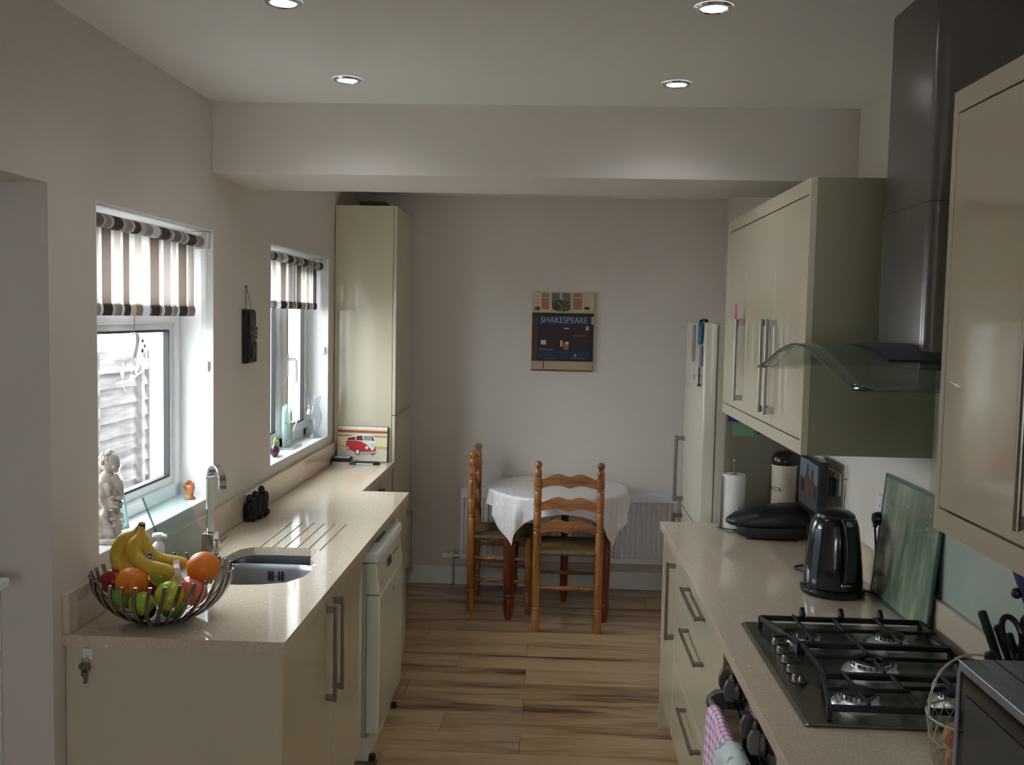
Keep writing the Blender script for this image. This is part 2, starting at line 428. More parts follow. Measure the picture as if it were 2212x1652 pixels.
# ---- windows on the left wall
def window(n, hole, label, mullion):
    y0, y1, z0, z1 = hole
    t = thing('window_%d' % n, (-1.46, (y0+y1)/2, z0), label, 'window', kind='structure')
    xa, xb = -1.475, -1.41
    zs = z0+.004
    MB().box(-1.478, XL+.001, y0+.001, y1-.001, z0-.001, zs).build('window_sill', M_WHITE, t, smooth=False)
    b = MB(); b.box(-1.478, XL+.0005, y0-.001, y0+.002, z0, z1).box(-1.478, XL+.0005, y1-.002, y1+.001, z0, z1).box(-1.478, XL+.0005, y0, y1, z1-.002, z1+.001)
    b.build('reveal_lining', M_REVEAL, t, smooth=False)
    b = MB(); fwid = .052
    b.box(xa, xb, y0, y0+fwid, zs, z1).box(xa, xb, y1-fwid, y1, zs, z1)
    b.box(xa, xb, y0, y1, zs, zs+fwid).box(xa, xb, y0, y1, z1-fwid, z1)
    if mullion: b.box(xa, xb, mullion-.035, mullion+.035, zs, z1)
    b.build('window_frame', M_UPVC, t, bevel=.006)
    def sash(a, c, lo, hi, w, xs):
        s = MB()
        s.box(xs-.045, xs, a, a+w, lo, hi).box(xs-.045, xs, c-w, c, lo, hi).box(xs-.045, xs, a+w, c-w, lo, lo+w).box(xs-.045, xs, a+w, c-w, hi-w, hi)
        so = s.build('window_sash', M_UPVC, t, bevel=.005)
        g = MB(); k = .006
        xq = xs-.02
        g.box(xq, xs+.001, a+w-.001, a+w+k, lo+w, hi-w).box(xq, xs+.001, c-w-k, c-w+.001, lo+w, hi-w).box(xq, xs+.001, a+w, c-w, lo+w-.001, lo+w+k).box(xq, xs+.001, a+w, c-w, hi-w-k, hi-w+.001)
        g.build('gasket', M_BLACKM, so, smooth=False)
        MB().box(xs-.03, xs-.022, a+w-.01, c-w+.01, lo+w-.01, hi-w+.01).build('glass_pane', M_GLASS, so, smooth=False)
        return so
    return t, sash, fwid, xb
w1, sash, fwid, xb = window(1, WIN1, 'nearer left window over the sink with open view of a fence', None)
sash(WIN1[0]+.045, WIN1[1]-.045, 1.078+.045, 1.735, .034, xb-.012)
sash(WIN1[0]+.045, WIN1[1]-.045, 1.765, WIN1[3]-.045, .034, xb-.012)
MB().box(-1.475, xb, WIN1[0]+.05, WIN1[1]-.05, 1.725, 1.775).build('transom', M_UPVC, w1, bevel=.006)
w2, sash, fwid, xb = window(2, WIN2, 'farther left window with an opening casement and handle', 4.95)
sash(WIN2[0]+.045, 4.92, 1.078+.045, WIN2[3]-.045, .034, xb-.012)
sh = sash(4.98, WIN2[1]-.045, 1.078+.045, WIN2[3]-.045, .05, xb+.012)
b = MB().box(xb+.012, xb+.022, 4.99, 5.02, 1.44, 1.56)
b.tube(spline([(xb+.02, 5.005, 1.53), (xb+.055, 5.005, 1.53), (xb+.062, 5.01, 1.50), (xb+.06, 5.02, 1.41)]), .009, 8)
b.build('window_handle', M_WHITE, w2, bevel=.002)

# ------------------------------------------------------------------ outside
M_GROUND = mat('garden_ground', srgb(150, 150, 142), .9, var=.2, scale=8)
g = MB().box(-9, XO-.01, -4, 14, -.25, -.15).build('ground', M_GROUND, smooth=False)
tag(g, 'grey paved side passage outside the left windows', 'ground', kind='structure')
M_SLAT = wood('weathered_fence_board', [srgb(62, 55, 53), srgb(96, 90, 90), srgb(122, 116, 118)], .85, 'y', 1.6)
fen = thing('garden_fence', (-2.62, 4.6, -.15), 'weathered grey fence of overlapping horizontal boards outside the window', 'fence')
FX = -2.62
zz = -.15; i = 0
while zz < 1.42:
    h = .098+random.uniform(-.006, .006)
    for (ya, yb) in ((3.2, 4.28), (4.34, 5.32), (5.36, 6.08)):
        j = random.uniform(-.004, .004)
        b = MB(); n = 6; vs = []
        for k in range(n+1):
            yy = lerp(ya, yb, k/n); dz = random.uniform(-.009, .009)
            vs += [(FX-.012, yy, zz+dz*.4), (FX+.034+j, yy, zz+dz*.4), (FX-.002, yy, zz+h+.03+dz), (FX-.010, yy, zz+h+.03+dz)]
        fs = [(0,1,2,3), tuple(4*n+q for q in (3,2,1,0))]
        for k in range(n):
            for q in range(4): fs.append((4*k+q, 4*k+(q+1) % 4, 4*k+4+(q+1) % 4, 4*k+4+q))
        b.add(vs, fs); b.build('board', M_SLAT, fen, smooth=False)
    zz += h; i += 1
for yy in (3.75, 4.85, 5.93):
    MB().box(FX+.030, FX+.058, yy-.022, yy+.022, -.15, 1.47).build('batten', M_SLAT, fen, smooth=False, bevel=.003)
for yy in (4.31, 5.34, 6.10):
    MB().box(FX-.04, FX+.05, yy-.03, yy+.03, -.2, 1.53).build('post', M_SLAT, fen, smooth=False, bevel=.004)
M_RENDER = mat('white_render', srgb(226, 226, 228), .9, var=.05, scale=20, bump=.1)
nb = MB(); pts = [(6.6, -.2)]
random.seed(4)
pts += [(9.25, -.2)]
zq = -.1
while zq < 1.5: pts.append((9.25+random.uniform(-.07, .07), zq)); zq += .12
pts += [(9.2, 1.6), (6.6, 1.6)]
nb.prism(pts, -2.75, -2.6, 'yz'); o = nb.build('garden_wall', M_RENDER, smooth=False)
tag(o, 'white rendered boundary wall with ragged end beyond the fence', 'wall')
ivy = thing('climbing_plant', (FX+.06, 5.8, 1.2), 'green climbing plant straggling over the top of the fence', 'plant')
M_LEAF = mat('leaf', srgb(172, 200, 150), .5, var=.25, scale=20)
b = MB().tube(spline([(FX+.04, 6.02, 1.5), (FX+.09, 5.88, 1.42), (FX+.08, 5.72, 1.36), (FX+.06, 5.55, 1.34)]), .004, 5)
b.tube(spline([(FX+.06, 5.40, .62), (FX+.09, 5.46, .76), (FX+.08, 5.56, .86)]), .004, 5)
b.build('stem', M_LEAF, ivy)
random.seed(3); lf = None
for k in range(34):
    if k < 26:
        t = random.random(); c = Vector((FX+.07+random.uniform(-.01, .05), lerp(6.02, 5.5, t), lerp(1.52, 1.36, t)+random.uniform(-.07, .06)))
    else:
        t = random.random(); c = Vector((FX+.07+random.uniform(0, .04), lerp(5.38, 5.5, t), lerp(.62, .8, t)+random.uniform(-.03, .03)))
    if lf is None:
        lf = MB().add([(0,-.035,0),(.006,-.01,.02),(.002,.025,.014),(0,.045,0),(.002,.025,-.014),(.006,-.01,-.02),(.0,0,0)], [(0,1,6),(1,2,6),(2,3,6),(3,4,6),(4,5,6),(5,0,6)]).build('leaf', M_LEAF, ivy, solid=.0015); o = lf
        lf.matrix_parent_inverse = Matrix.Identity(4)
    else:
        o = lf.copy(); COL.objects.link(o)
    o.location = c-Vector(ivy.location); o.rotation_euler = (random.uniform(0, 6.28), random.uniform(-.6, .6), random.uniform(-.5, .5))
    s_ = random.uniform(.55, 1.0); o.scale = (s_, s_, s_)

# ------------------------------------------------------------------ ceiling downlights
M_LED = mat('led_face', (1, 1, 1), .3, emis=((.9, .93, 1.0), 14.0))
def downlight(x, y, label):
    t = thing('downlight', (x, y, ZC), label, 'light', 'ceiling downlights')
    r = .047
    MB().lathe([(.033, -.004), (.036, -.007), (r-.003, -.006), (r, -.002), (r, .0)], 28, (x, y, ZC-.0005), cap=False).build('rim', M_CHROME, t)
    MB().lathe([(0, -.0035), (.033, -.004), (.033, 0), (0, 0)], 24, (x, y, ZC-.0005)).build('lamp_face', M_LED, t)
    l = bpy.data.lights.new('lamp_light', 'SPOT'); l.energy = LAMP_W*4; l.color = (.93, .96, 1.0); l.spot_size = math.radians(150); l.spot_blend = .9; l.shadow_soft_size = .03
    lo = bpy.data.objects.new('lamp_light', l); COL.objects.link(lo); lo.location = (x, y, ZC-.02); attach(lo, t); 
    return t
LAMPS = [(-.693, 2.44, 'round recessed ceiling downlight, nearer one on the left, cut by the picture top'),
         (.378, 2.46, 'round recessed ceiling downlight, nearer one on the right'),
         (-.701, 3.227, 'round recessed ceiling downlight, left one close to the beam'),
         (.385, 3.239, 'round recessed ceiling downlight, right one close to the beam')]
for a in LAMPS: downlight(*a)

# ------------------------------------------------------------------ bar handle (a sub-part of a door or drawer)
def handle(parent, a, b, out, stand=.030, name='handle', r=.0062):
    a = Vector(a); b = Vector(b); out = Vector(out); d = (b-a).normalized(); L = (b-a).length
    s = out.cross(d)
    m = MB(); m.tube([a+out*stand, b+out*stand], r, 12)
    for t in (.012, L-.012):
        c = a+d*t+out*(stand/2)
        m.obox(c, d, out, s, .010, stand/2+.001, .0045)
    return m.build(name, M_HANDLE, parent, bevel=.001, seg=1)

# ------------------------------------------------------------------ LEFT RUN
XF = -.697          # door face plane
t = thing('sink_cabinet', (-1.0, 3.0, 0), 'cream gloss double-door base cabinet under the sink, key hook on its end', 'cabinet')
MB().box(XL+.002, XF-.02, 2.489, 3.545, .12, .138).box(XL+.002, XL+.02, 2.489, 3.545, .12, .879).box(XL+.002, XF-.02, 3.527, 3.545, .12, .879).box(XF-.04, XF-.02, 2.489, 3.545, .84, .879).build('body', M_CARC, t, smooth=False)
MB().box(XL+.002, XF, 2.470, 2.488, 0, .879).build('end_panel', M_CREAM, t, smooth=False, bevel=.001)
MB().box(XL+.05, XF-.055, 2.49, 3.545, 0, .12).build('plinth', M_CREAM, t, smooth=False)
dA = MB().box(XF-.018, XF, 2.490, 3.012, .125, .876).build('door', M_CREAM, t, smooth=False, bevel=.0015)
dB = MB().box(XF-.018, XF, 3.016, 3.545, .125, .876).build('door', M_CREAM, t, smooth=False, bevel=.0015)
handle(dA, (XF, 2.966, .545), (XF, 2.966, .853), (1, 0, 0)); handle(dB, (XF, 3.068, .545), (XF, 3.068, .853), (1, 0, 0))

t = thing('dishwasher', (-.95, 3.98, 0), 'freestanding white dishwasher standing proud under the left worktop', 'dishwasher')
M_DW = mat('dishwasher_enamel', srgb(226, 224, 206), .12, var=.008)
DX = -.657
MB().box(-1.25, DX-.055, 3.695, 4.268, .10, .80).build('body', M_DW, t, smooth=False, bevel=.004)
b = MB().box(-1.25, DX-.006, 3.690, 4.272, .802, .846); b.build('lid', M_WHITE, t, smooth=False, bevel=.010, seg=3)
b = MB(); prof = [(DX-.055, .115), (DX-.004, .115), (DX, .125), (DX+.003, .45), (DX, .672), (DX-.055, .672)]
b.prism(prof, 3.692, 4.270, 'xz'); b.build('door', M_DW, t, bevel=.006)
b = MB(); b.prism([(DX-.055, .676), (DX+.001, .676), (DX-.002, .70), (DX-.014, .80), (DX-.055, .80)], 3.692, 4.270, 'xz')
cp = b.build('control_panel', M_DW, t, bevel=.003)
b = MB().obox((DX-.0075, 3.955, .75), (-.13, 0, 1), (0, 1, 0), (1, 0, .13), .016, .045, .0016); b.build('display', M_BLACK, cp, smooth=False)
b = MB()
for k in range(4): b.obox((DX-.0085, 4.06+.035*k, .755), (-.13, 0, 1), (0, 1, 0), (1, 0, .13), .007, .010, .0016)
b.build('button', M_HANDLE, cp, smooth=False)
MB().obox((DX-.008, 3.80, .75), (-.13, 0, 1), (0, 1, 0), (1, 0, .13), .020, .055, .0014).build('grip_recess', M_CARC, cp, smooth=False)
b = MB().obox((DX+.0022, 4.02, .615), (0, 1, .5), (1, 0, 0), (0, -.5, 1), .013, .0006, .004); b.build('maker_mark', M_BLACK, t, smooth=False)
MB().box(-1.2, DX-.04, 3.70, 4.26, 0.0, .098).build('kick_plate', M_DW, t, smooth=False, bevel=.003)
b = MB()
for yy in (3.72, 4.24): b.lathe([(.016, 0), (.016, .02)], 10, (DX-.03, yy, 0))
b.build('foot', M_BLACKM, t)
t = tag(MB().box(-.74, DX-.035, 3.86, 4.03, .847, .856).build('dish_cloth', flat(96, 124, 112), smooth=False, bevel=.003), 'folded green dishcloth lying on the dishwasher lid', 'cloth')

t = thing('narrow_base_cabinet', (-.95, 4.46, 0), 'narrow cream gloss base cabinet just beyond the dishwasher', 'cabinet')
MB().box(XL+.002, XF-.02, 4.29, 4.645, .12, .879).build('body', M_CARC, t, smooth=False, bevel=.001)
MB().box(XL+.05, XF-.055, 4.29, 4.645, 0, .12).build('plinth', M_CREAM, t, smooth=False)
d = MB().box(XF-.018, XF, 4.292, 4.643, .125, .876).build('door', M_CREAM, t, smooth=False, bevel=.0015)
handle(d, (XF, 4.622, .52), (XF, 4.622, .825), (1, 0, 0))
XS = -.930
t = thing('shallow_base_cabinet', (-1.1, 5.1, 0), 'shallow cream base cabinet set back next to the tall cupboard', 'cabinet')
MB().box(XL+.002, XS-.02, 4.66, 5.603, .12, .879).build('body', M_CARC, t, smooth=False, bevel=.001)
MB().box(XL+.05, XS-.05, 4.66, 5.603, 0, .12).build('plinth', M_CREAM, t, smooth=False)
for (ya, yb, hy) in ((4.662, 5.128, 5.09), (5.132, 5.601, 5.17)):
    d = MB().box(XS-.018, XS, ya, yb, .125, .876).build('door', M_CREAM, t, smooth=False, bevel=.0015)
    handle(d, (XS, hy, .50), (XS, hy, .83), (1, 0, 0))
t = thing('tall_cupboard', (-1.1, 5.94, 0), 'tall cream gloss larder cupboard in the far left corner', 'cabinet')
MB().box(XL+.004, -.940, 5.608, YB-.004, .0, 2.405).build('body', M_CREAM, t, smooth=False, bevel=.0015)
for (za, zb, ha, hb) in ((.12, 1.183, .75, 1.05), (1.187, 2.403, 1.3, 1.6)):
    d = MB().box(-.938, -.919, 5.61, YB-.03, za, zb).build('door', M_CREAM, t, smooth=False, bevel=.0015)
M_CARD = mat('brown_cardboard', srgb(92, 72, 54), .8, var=.08)
t = thing('storage_box', (-1.1, 5.95, 2.405), 'dark storage box on top of the tall cupboard', 'box')
MB().box(-1.18, -1.03, 5.80, 5.98, 2.406, 2.448).build('body', M_CARD, t, smooth=False, bevel=.002)
MB().box(-1.184, -1.026, 5.796, 5.984, 2.440, 2.452).build('lid', M_CARD, t, smooth=False, bevel=.002)

# worktop with sink cut-out and drainer grooves
wt = MB().prism([(XL+.001, 2.455), (-.687, 2.455), (-.687, 4.65), (-.919, 4.65), (-.919, 5.606), (XL+.001, 5.606)], .88, .91)
left_top = wt.build('worktop', M_QUARTZ, smooth=False)
tag(left_top, 'beige quartz worktop along the left wall with drainer grooves by the sink', 'worktop')
outline = [(-1.06, 2.972), (-.98, 2.972), (-.916, 2.982), (-.84, 3.015), (-.802, 3.09), (-.792, 3.19), (-.798, 3.24), (-.822, 3.29), (-.842, 3.335), (-.838, 3.365), (-.842, 3.42), (-.852, 3.455), (-.875, 3.474),
           (-1.02, 3.474), (-1.085, 3.466), (-1.122, 3.43), (-1.134, 3.37), (-1.136, 3.33), (-1.155, 3.27), (-1.175, 3.20), (-1.178, 3.10), (-1.165, 3.02), (-1.13, 2.985)]
boolean_cut(left_top, MB().prism(outline, .85, .95))
cg = MB()
for k in range(6):
    x = -1.062+.0455*k
    cg.box(x-.0035, x+.0035, 3.44, 3.90, .9065, .95)
boolean_cut(left_top, cg)
b = MB().box(XL+.0005, XL+.020, 2.455, 5.606, .911, 1.022)
tag(b.build('upstand', M_QUARTZ, smooth=False, bevel=.0015), 'beige quartz upstand strip along the left wall below the windows', 'upstand')

# undermounted double sink
M_SINK = mat('sink_steel', (.30, .32, .36), .34, 1., var=.06, scale=120)
t = thing('kitchen_sink', (-.98, 3.2, .88), 'stainless steel one-and-a-half bowl sink set under the worktop', 'sink')
def bowl(pts, depth, parent, name):
    c = Vector((sum(p[0] for p in pts)/len(pts), sum(p[1] for p in pts)/len(pts)))
    b = MB(); n = len(pts); vs = []; lv = [(1.02, .8785), (1.0, .872), (.97, .86), (.94, .88-depth+.03), (.86, .88-depth), (.15, .88-depth-.004)]
    for s_, z in lv: vs += [(c.x+(p[0]-c.x)*s_, c.y+(p[1]-c.y)*s_, z) for p in pts]
    fs = []
    for i in range(len(lv)-1):
        for k in range(n): fs.append((i*n+k, i*n+(k+1) % n, (i+1)*n+(k+1) % n, (i+1)*n+k))
    fs.append(tuple((len(lv)-1)*n+k for k in range(n)))
    b.add(vs, fs); return b.build(name, M_SINK, parent, ang=60), c
def rrect(x0, x1, y0, y1, r, n=5):
    o = []
    for cx, cy, a in ((x1-r, y0+r, -PI/2), (x1-r, y1-r, 0), (x0+r, y1-r, PI/2), (x0+r, y0+r, PI)):
        o += [(cx+r*math.cos(a+PI/2*i/n), cy+r*math.sin(a+PI/2*i/n)) for i in range(n+1)]
    return o
near, c1 = bowl(rrect(-1.185, -.782, 2.962, 3.352, .11), .17, t, 'main_bowl')
far, c2 = bowl(rrect(-1.150, -.822, 3.364, 3.490, .055), .12, t, 'half_bowl')
for p_, c, dz in ((near, c1, .17), (far, c2, .12)):
    MB().lathe([(.04, .002), (.038, .005), (.012, .003), (0, .001)], 18, (c.x, c.y, .88-dz-.004)).build('drain', M_CHROME, p_)
b = MB()
for k in (-2, -1, 1, 2): b.box(c1.x+.015+k*.012-.003, c1.x+.015+k*.012+.003, 3.3395, 3.3455, .822, .855)
b.build('overflow_slot', M_BLACKM, near, smooth=False)
MB().lathe([(0, .004), (.004, .003), (.005, 0)], 10, (c1.x+.015, 3.3400, .838), (0, -1, 0)).build('screw', M_CHROME, near)

# mixer tap
t = thing('mixer_tap', (-1.170, 3.245, .91), 'square chrome mixer tap with a looped flat spout behind the sink', 'tap')
tx, ty = -1.170, 3.245
MB().box(tx-.022, tx+.022, ty-.024, ty+.024, .9105, 1.012).build('base', M_CHROME, t, smooth=False, bevel=.002)
dv = Vector((.72, -.69, 0)); sd = Vector((.69, .72, 0))
pth = [Vector((tx, ty, 1.01)), Vector((tx, ty, 1.10)), Vector((tx, ty, 1.19))]
pth += [Vector((tx, ty, 1.19))+dv*(.045*(1-math.cos(a)))+Vector((0, 0, .058*math.sin(a))) for a in [PI*i/14 for i in range(1, 15)]]
pth += [pth[-1]+Vector((0, 0, -.018))]
MB().ribbon(pth, sd, .026, .011).build('spout', M_CHROME, t, ang=30, bevel=.0012, seg=1)
b = MB().box(tx+.0215, tx+.034, ty-.012, ty+.012, .945, .985).obox((tx+.044, ty+.004, .985), (1, 0, .9), (0, 1, 0), (-.9, 0, 1), .022, .007, .004)
b.build('lever', M_CHROME, t, smooth=False, bevel=.001)

# leaning glass boards by the sink
t = thing('glass_board', (-1.24, 3.22, .91), 'clear glass worktop saver leaning on the sill behind the tap', 'board')
MB().obox((-1.2655, 3.198, 1.0395), (0, 1, 0), (-.40, 0, 1), (1, 0, .40), .162, .140, .0025).build('pane', M_FROST, t, smooth=False)
b = MB()
for yy in (3.036,): b.obox((-1.2655, yy, 1.0395), (0, 1, 0), (-.40, 0, 1), (1, 0, .40), .0012, .1395, .0027)
b.build('cut_edge', M_TEAL, t, smooth=False)
t = thing('glass_picture_frame', (-1.385, 2.96, 1.074), 'small blue-edged glass frame standing behind the stone cherub', 'frame')
MB().obox((-1.385, 2.96, 1.150), (.35, 1, 0), (-.15, 0, 1), (1, -.35, .15), .055, .075, .002).build('pane', M_FROST, t, smooth=False)
b = MB()
for s_ in (-1, 1):
    b.obox(Vector((-1.385, 2.96, 1.150))+Vector((.35, 1, 0)).normalized()*(.055*s_), (.35, 1, 0), (-.15, 0, 1), (1, -.35, .15), .004, .078, .004)
    b.obox(Vector((-1.385, 2.96, 1.150))+Vector((-.15, 0, 1)).normalized()*(.074*s_), (.35, 1, 0), (-.15, 0, 1), (1, -.35, .15), .058, .004, .004)
b.build('edge', mat('blue_glass_edge', srgb(188, 220, 228), .2), t, smooth=False)

# soap dispenser
t = thing('soap_dispenser', (-1.225, 2.93, .91), 'clear pump bottle of hand soap with a white top behind the fruit bowl', 'bottle')
sx_, sy_ = -1.222, 2.93
MB().lathe([(.026, 0), (.030, .006), (.030, .075), (.026, .10), (.017, .115)], 20, (sx_, sy_, .9105)).build('bottle', glass('clear_plastic', (.9, .95, .95), .05, haze=.25), t)
MB().lathe([(.018, .108), (.019, .112), (.019, .128), (.012, .138), (.006, .142), (.005, .158)], 18, (sx_, sy_, .9105)).build('collar', M_WHITE, t)
b = MB().lathe([(.016, .156), (.018, .160), (.016, .167), (0, .170)], 18, (sx_, sy_, .9105)).tube([(sx_, sy_, 1.073), (sx_+.03, sy_-.006, 1.071)], .0055, 8)
b.build('pump_head', M_WHITE, t)

# ------------------------------------------------------------------ fruit bowl
M_PEWTER = mat('dark_polished_steel', (.34, .32, .30), .18, 1., var=.05)
BX, BY = -1.075, 2.612
t = thing('fruit_bowl', (BX, BY, .91), 'round fruit bowl of curved chrome bars standing on the worktop end', 'bowl')
MB().lathe([(0, .002), (.050, .002), (.056, .006), (.056, .010), (0, .012)], 28, (BX, BY, .9095)).build('base', mat('satin_pewter', (.10, .095, .09), .5, 1.), t)
def rib_mesh(a, parent):
    pts = []
    for i in range(11):
        q = i/10; ang = a+.22*q
        r = .050+.140*math.sin(q*PI/2*.97)**.9 if i else .045
        z = .915+.138*(q**1.42)
        pts.append(Vector((BX+r*math.cos(ang), BY+r*math.sin(ang), z)))
    sides = [Vector((-math.sin(a+.22*i/10), math.cos(a+.22*i/10), 0)) for i in range(11)]
    return MB().ribbon(pts, sides, .0108, .007).build('bar', M_PEWTER, parent, bevel=.0012, seg=1)
for k in range(32): rib_mesh(2*PI*k/32, t)

def apple(c, r, m, label, cat='apple', tilt=(0, 0, 0), stem=True, group=None, orange=False):
    o_ = thing({'apple': 'apple', 'orange': 'orange', 'plum': 'plum'}[cat], c, label, cat, group)
    prof = []
    for i in range(15):
        a = -PI/2+PI*i/14
        rr = r*math.cos(a)*(1.0+(.05*math.sin(a) if cat == 'apple' else 0)); zz = r*.93*math.sin(a)
        if cat == 'apple':
            if i == 14: zz -= r*.22
            if i == 13: zz -= r*.04
            if i == 0: zz += r*.12
        prof.append((max(rr, 0) if i not in (0, 14) else 0, zz))
    ax = Vector((tilt[0], tilt[1], 1)).normalized()
    MB().lathe(prof, 22, c, ax).build('flesh', m, o_, ang=80)
    if stem:
        s0 = Vector(c)+ax*(r*.68 if cat == 'apple' else r*.90)
        if cat == 'apple': MB().tube([s0, s0+ax*.012, s0+ax*.02+Vector((.004, 0, 0))], .0018, 6).build('stem', flat(70, 48, 26), o_)
        else: MB().lathe([(0, .001), (.004, .001), (.0045, -.002)], 8, s0, ax).build('stem', flat(88, 92, 40), o_)
    return o_
M_ORANGE = mat('orange_peel', srgb(232, 124, 26), .42, var=.06, scale=300, bump=.25)
M_GAPPLE = mat('green_apple_skin', srgb(112, 158, 44), .25, var=.18, scale=18)
M_LAPPLE = mat('lime_apple_skin', srgb(160, 182, 62), .25, var=.10, scale=18)
M_YAPPLE = mat('yellow_green_apple_skin', srgb(176, 184, 52), .25, var=.14, scale=14)
M_RAPPLE = mat('red_apple_skin', srgb(150, 28, 34), .25, var=.25, scale=16)
M_PAPPLE = mat('pink_apple_skin', srgb(206, 104, 84), .3, var=.18, scale=14)
M_PLUM = mat('plum_skin', srgb(44, 30, 52), .35, var=.2, scale=14)
apple((-.952, 2.590, 1.066), .046, M_ORANGE, 'large bright orange at the right rim of the fruit bowl', 'orange', (.5, -.4))
apple((-1.128, 2.530, 1.036), .044, M_ORANGE, 'orange on the left of the fruit bowl below the bananas', 'orange', (.2, .3))
apple((-1.150, 2.515, 1.000), .035, M_GAPPLE, 'deep green apple at the left front of the fruit bowl', 'apple', (-.6, -.6))
apple((-1.097, 2.516, .983), .035, M_LAPPLE, 'small green apple with a white sticker low in the fruit bowl', 'apple', (.2, .8), stem=False)
apple((-1.060, 2.572, 1.046), .034, M_LAPPLE, 'pale lime green apple in the middle under the bananas', 'apple', (-.7, .5))
apple((-1.014, 2.506, 1.010), .040, M_YAPPLE, 'yellow-green apple at the front centre showing its dimple', 'apple', (-.35, -1.6), stem=False)
apple((-1.205, 2.590, 1.020), .038, M_RAPPLE, 'dark red apple at the left edge of the fruit bowl', 'apple', (-.3, .3))
apple((-.965, 2.545, 1.010), .039, M_PAPPLE, 'pink blushed apple at the right front of the fruit bowl', 'apple', (.5, .5))
apple((-1.105, 2.560, .952), .030, M_PLUM, 'dark purple plum at the bottom front of the bowl', 'plum', (0, 0), stem=False)
apple((-1.035, 2.575, .957), .034, M_GAPPLE, 'green apple in shade at the bottom centre of the bowl', 'apple', (.4, .4), stem=False)
apple((-1.110, 2.650, .990), .038, M_RAPPLE, 'red apple buried at the back of the fruit bowl', 'apple', (.1, .2), stem=False)
apple((-1.015, 2.675, .985), .036, M_PAPPLE, 'reddish apple behind the orange under the banana tips', 'apple', (.1, .2), stem=False)

M_BANANA = mat('banana_skin', srgb(206, 172, 56), .42, var=.12, scale=28)
bt = thing('banana_bunch', (-1.11, 2.60, 1.0), 'bunch of three ripe yellow bananas on top of the fruit bowl', 'bananas')
def P(px, py, y): k = y/2083.*1.0; return Vector((-1.085+(px-338)*k+(y-2.6)*-.40, y, 1.030+(1250-py)*k-(y-2.6)*.24))
def banana(pts, r, y0, y1):
    pth = spline([P(a, b_, lerp(y0, y1, i/(len(pts)-1))) for i, (a, b_) in enumerate(pts)], 5); N = len(pth)
    R = []
    for i in range(N):
        q = i/(N-1)
        if q < .16: R.append(lerp(.0065, .010, q/.16))
        elif q < .34: R.append(lerp(.010, r, ((q-.16)/.18)**.8))
        elif q < .80: R.append(r)
        else: R.append(r*max(.2, math.sqrt(max(0, 1-((q-.80)/.205)**2))))
    b_ = MB().tube(pth, R, 9)
    o_ = b_.build('banana', M_BANANA, bt, ang=70)
    MB().ball(pth[-1], .0058, 8, 5).build('tip', flat(40, 30, 22), o_)
banana([(298, 1134), (284, 1152), (262, 1170), (249, 1193), (251, 1218), (270, 1240)], .0235, 2.62, 2.60)
banana([(300, 1134), (296, 1158), (284, 1184), (292, 1208), (322, 1226), (382, 1233)], .0215, 2.60, 2.55)
banana([(302, 1134), (303, 1158), (310, 1184), (332, 1205), (366, 1213), (408, 1215)], .0190, 2.60, 2.63)
MB().tube([P(300, 1152, 2.607), P(300, 1140, 2.605), P(303, 1127, 2.603)], [.011, .012, .009], 9).build('stalk', flat(58, 40, 26), bt)
c = P(322, 1201, 2.60); MB().lathe([(.0, .001), (.0105, .001), (.0105, -.001)], 16, c+Vector((.004, -.0195, .004)), (.25, -1, .4)).build('sticker', flat(225, 228, 232), bt)
MB().lathe([(.0, .0018), (.0094, .0018), (.0094, -.001)], 16, c+Vector((.004, -.0195, .004)), (.25, -1, .4), 1, .85).build('sticker', flat(34, 44, 92), bt)
MB().obox(c+Vector((.004, -.0195, .004))+Vector((.25, -1, .4)).normalized()*.0018, (1, .25, 0), (0, .4, 1), (.25, -1, .4), .0055, .0022, .0004).build('sticker', flat(225, 228, 232), bt, smooth=False)
tp = [P(381, 1207, 2.575), P(380, 1216, 2.560), P(383, 1226, 2.533), P(385, 1240, 2.530), P(389, 1254, 2.54)]
MB().ribbon(spline(tp, 4), (1, .25, .05), [.016]*12+[.018, .021, .024, .027, .030], .0008).build('tape', glass('pink_tape', (.9, .82, .82), .2, haze=.75, hazecol=(.85, .72, .72)), bt)

# ------------------------------------------------------------------ key on a hook
t = thing('key_hook', (-1.221, 2.468, .85), 'white adhesive hook stuck on the cream end panel', 'hook')
MB().box(-1.234, -1.208, 2.4655, 2.4695, .840, .872).build('plate', M_WHITE, t, smooth=False, bevel=.002)
MB().tube(spline([(-1.221, 2.466, .852), (-1.221, 2.458, .846), (-1.221, 2.453, .850), (-1.221, 2.452, .857)]), .0025, 8).build('peg', M_WHITE, t)
t = thing('door_key', (-1.224, 2.456, .846), 'grey metal keys on a ring hanging from the white hook', 'key')
M_KEY = mat('key_metal', (.22, .20, .17), .4, 1.)
b = MB().tube([Vector((-1.222, 2.457, .838))+Vector((math.cos(a)*.011, 0, math.sin(a)*.011)) for a in [2*PI*k/16 for k in range(16)]], .0011, 6, closed=True)
b.build('ring', M_KEY, t)
b = MB()
bowk = [(-1.222+.0135*math.cos(a), .822+.012*math.sin(a)) for a in [2*PI*k/12 for k in range(12)]]
b.prism(bowk, 2.455, 2.458, 'xz'); b.prism([(-1.227, .816), (-1.219, .816), (-1.219, .782), (-1.222, .778), (-1.228, .780), (-1.227, .790), (-1.229, .797), (-1.227, .802)], 2.455, 2.458, 'xz')
b.build('blade', M_KEY, t, smooth=False)
b = MB(); b.prism([(-1.235+.008*math.cos(a), .824+.009*math.sin(a)) for a in [2*PI*k/10 for k in range(10)]], 2.459, 2.4615, 'xz'); b.obox((-1.233, 2.460, .808), (0, 0, 1), (1, 0, 0), (0, 1, 0), .011, .003, .0012)
b.build('small_key', M_KEY, t, smooth=False)

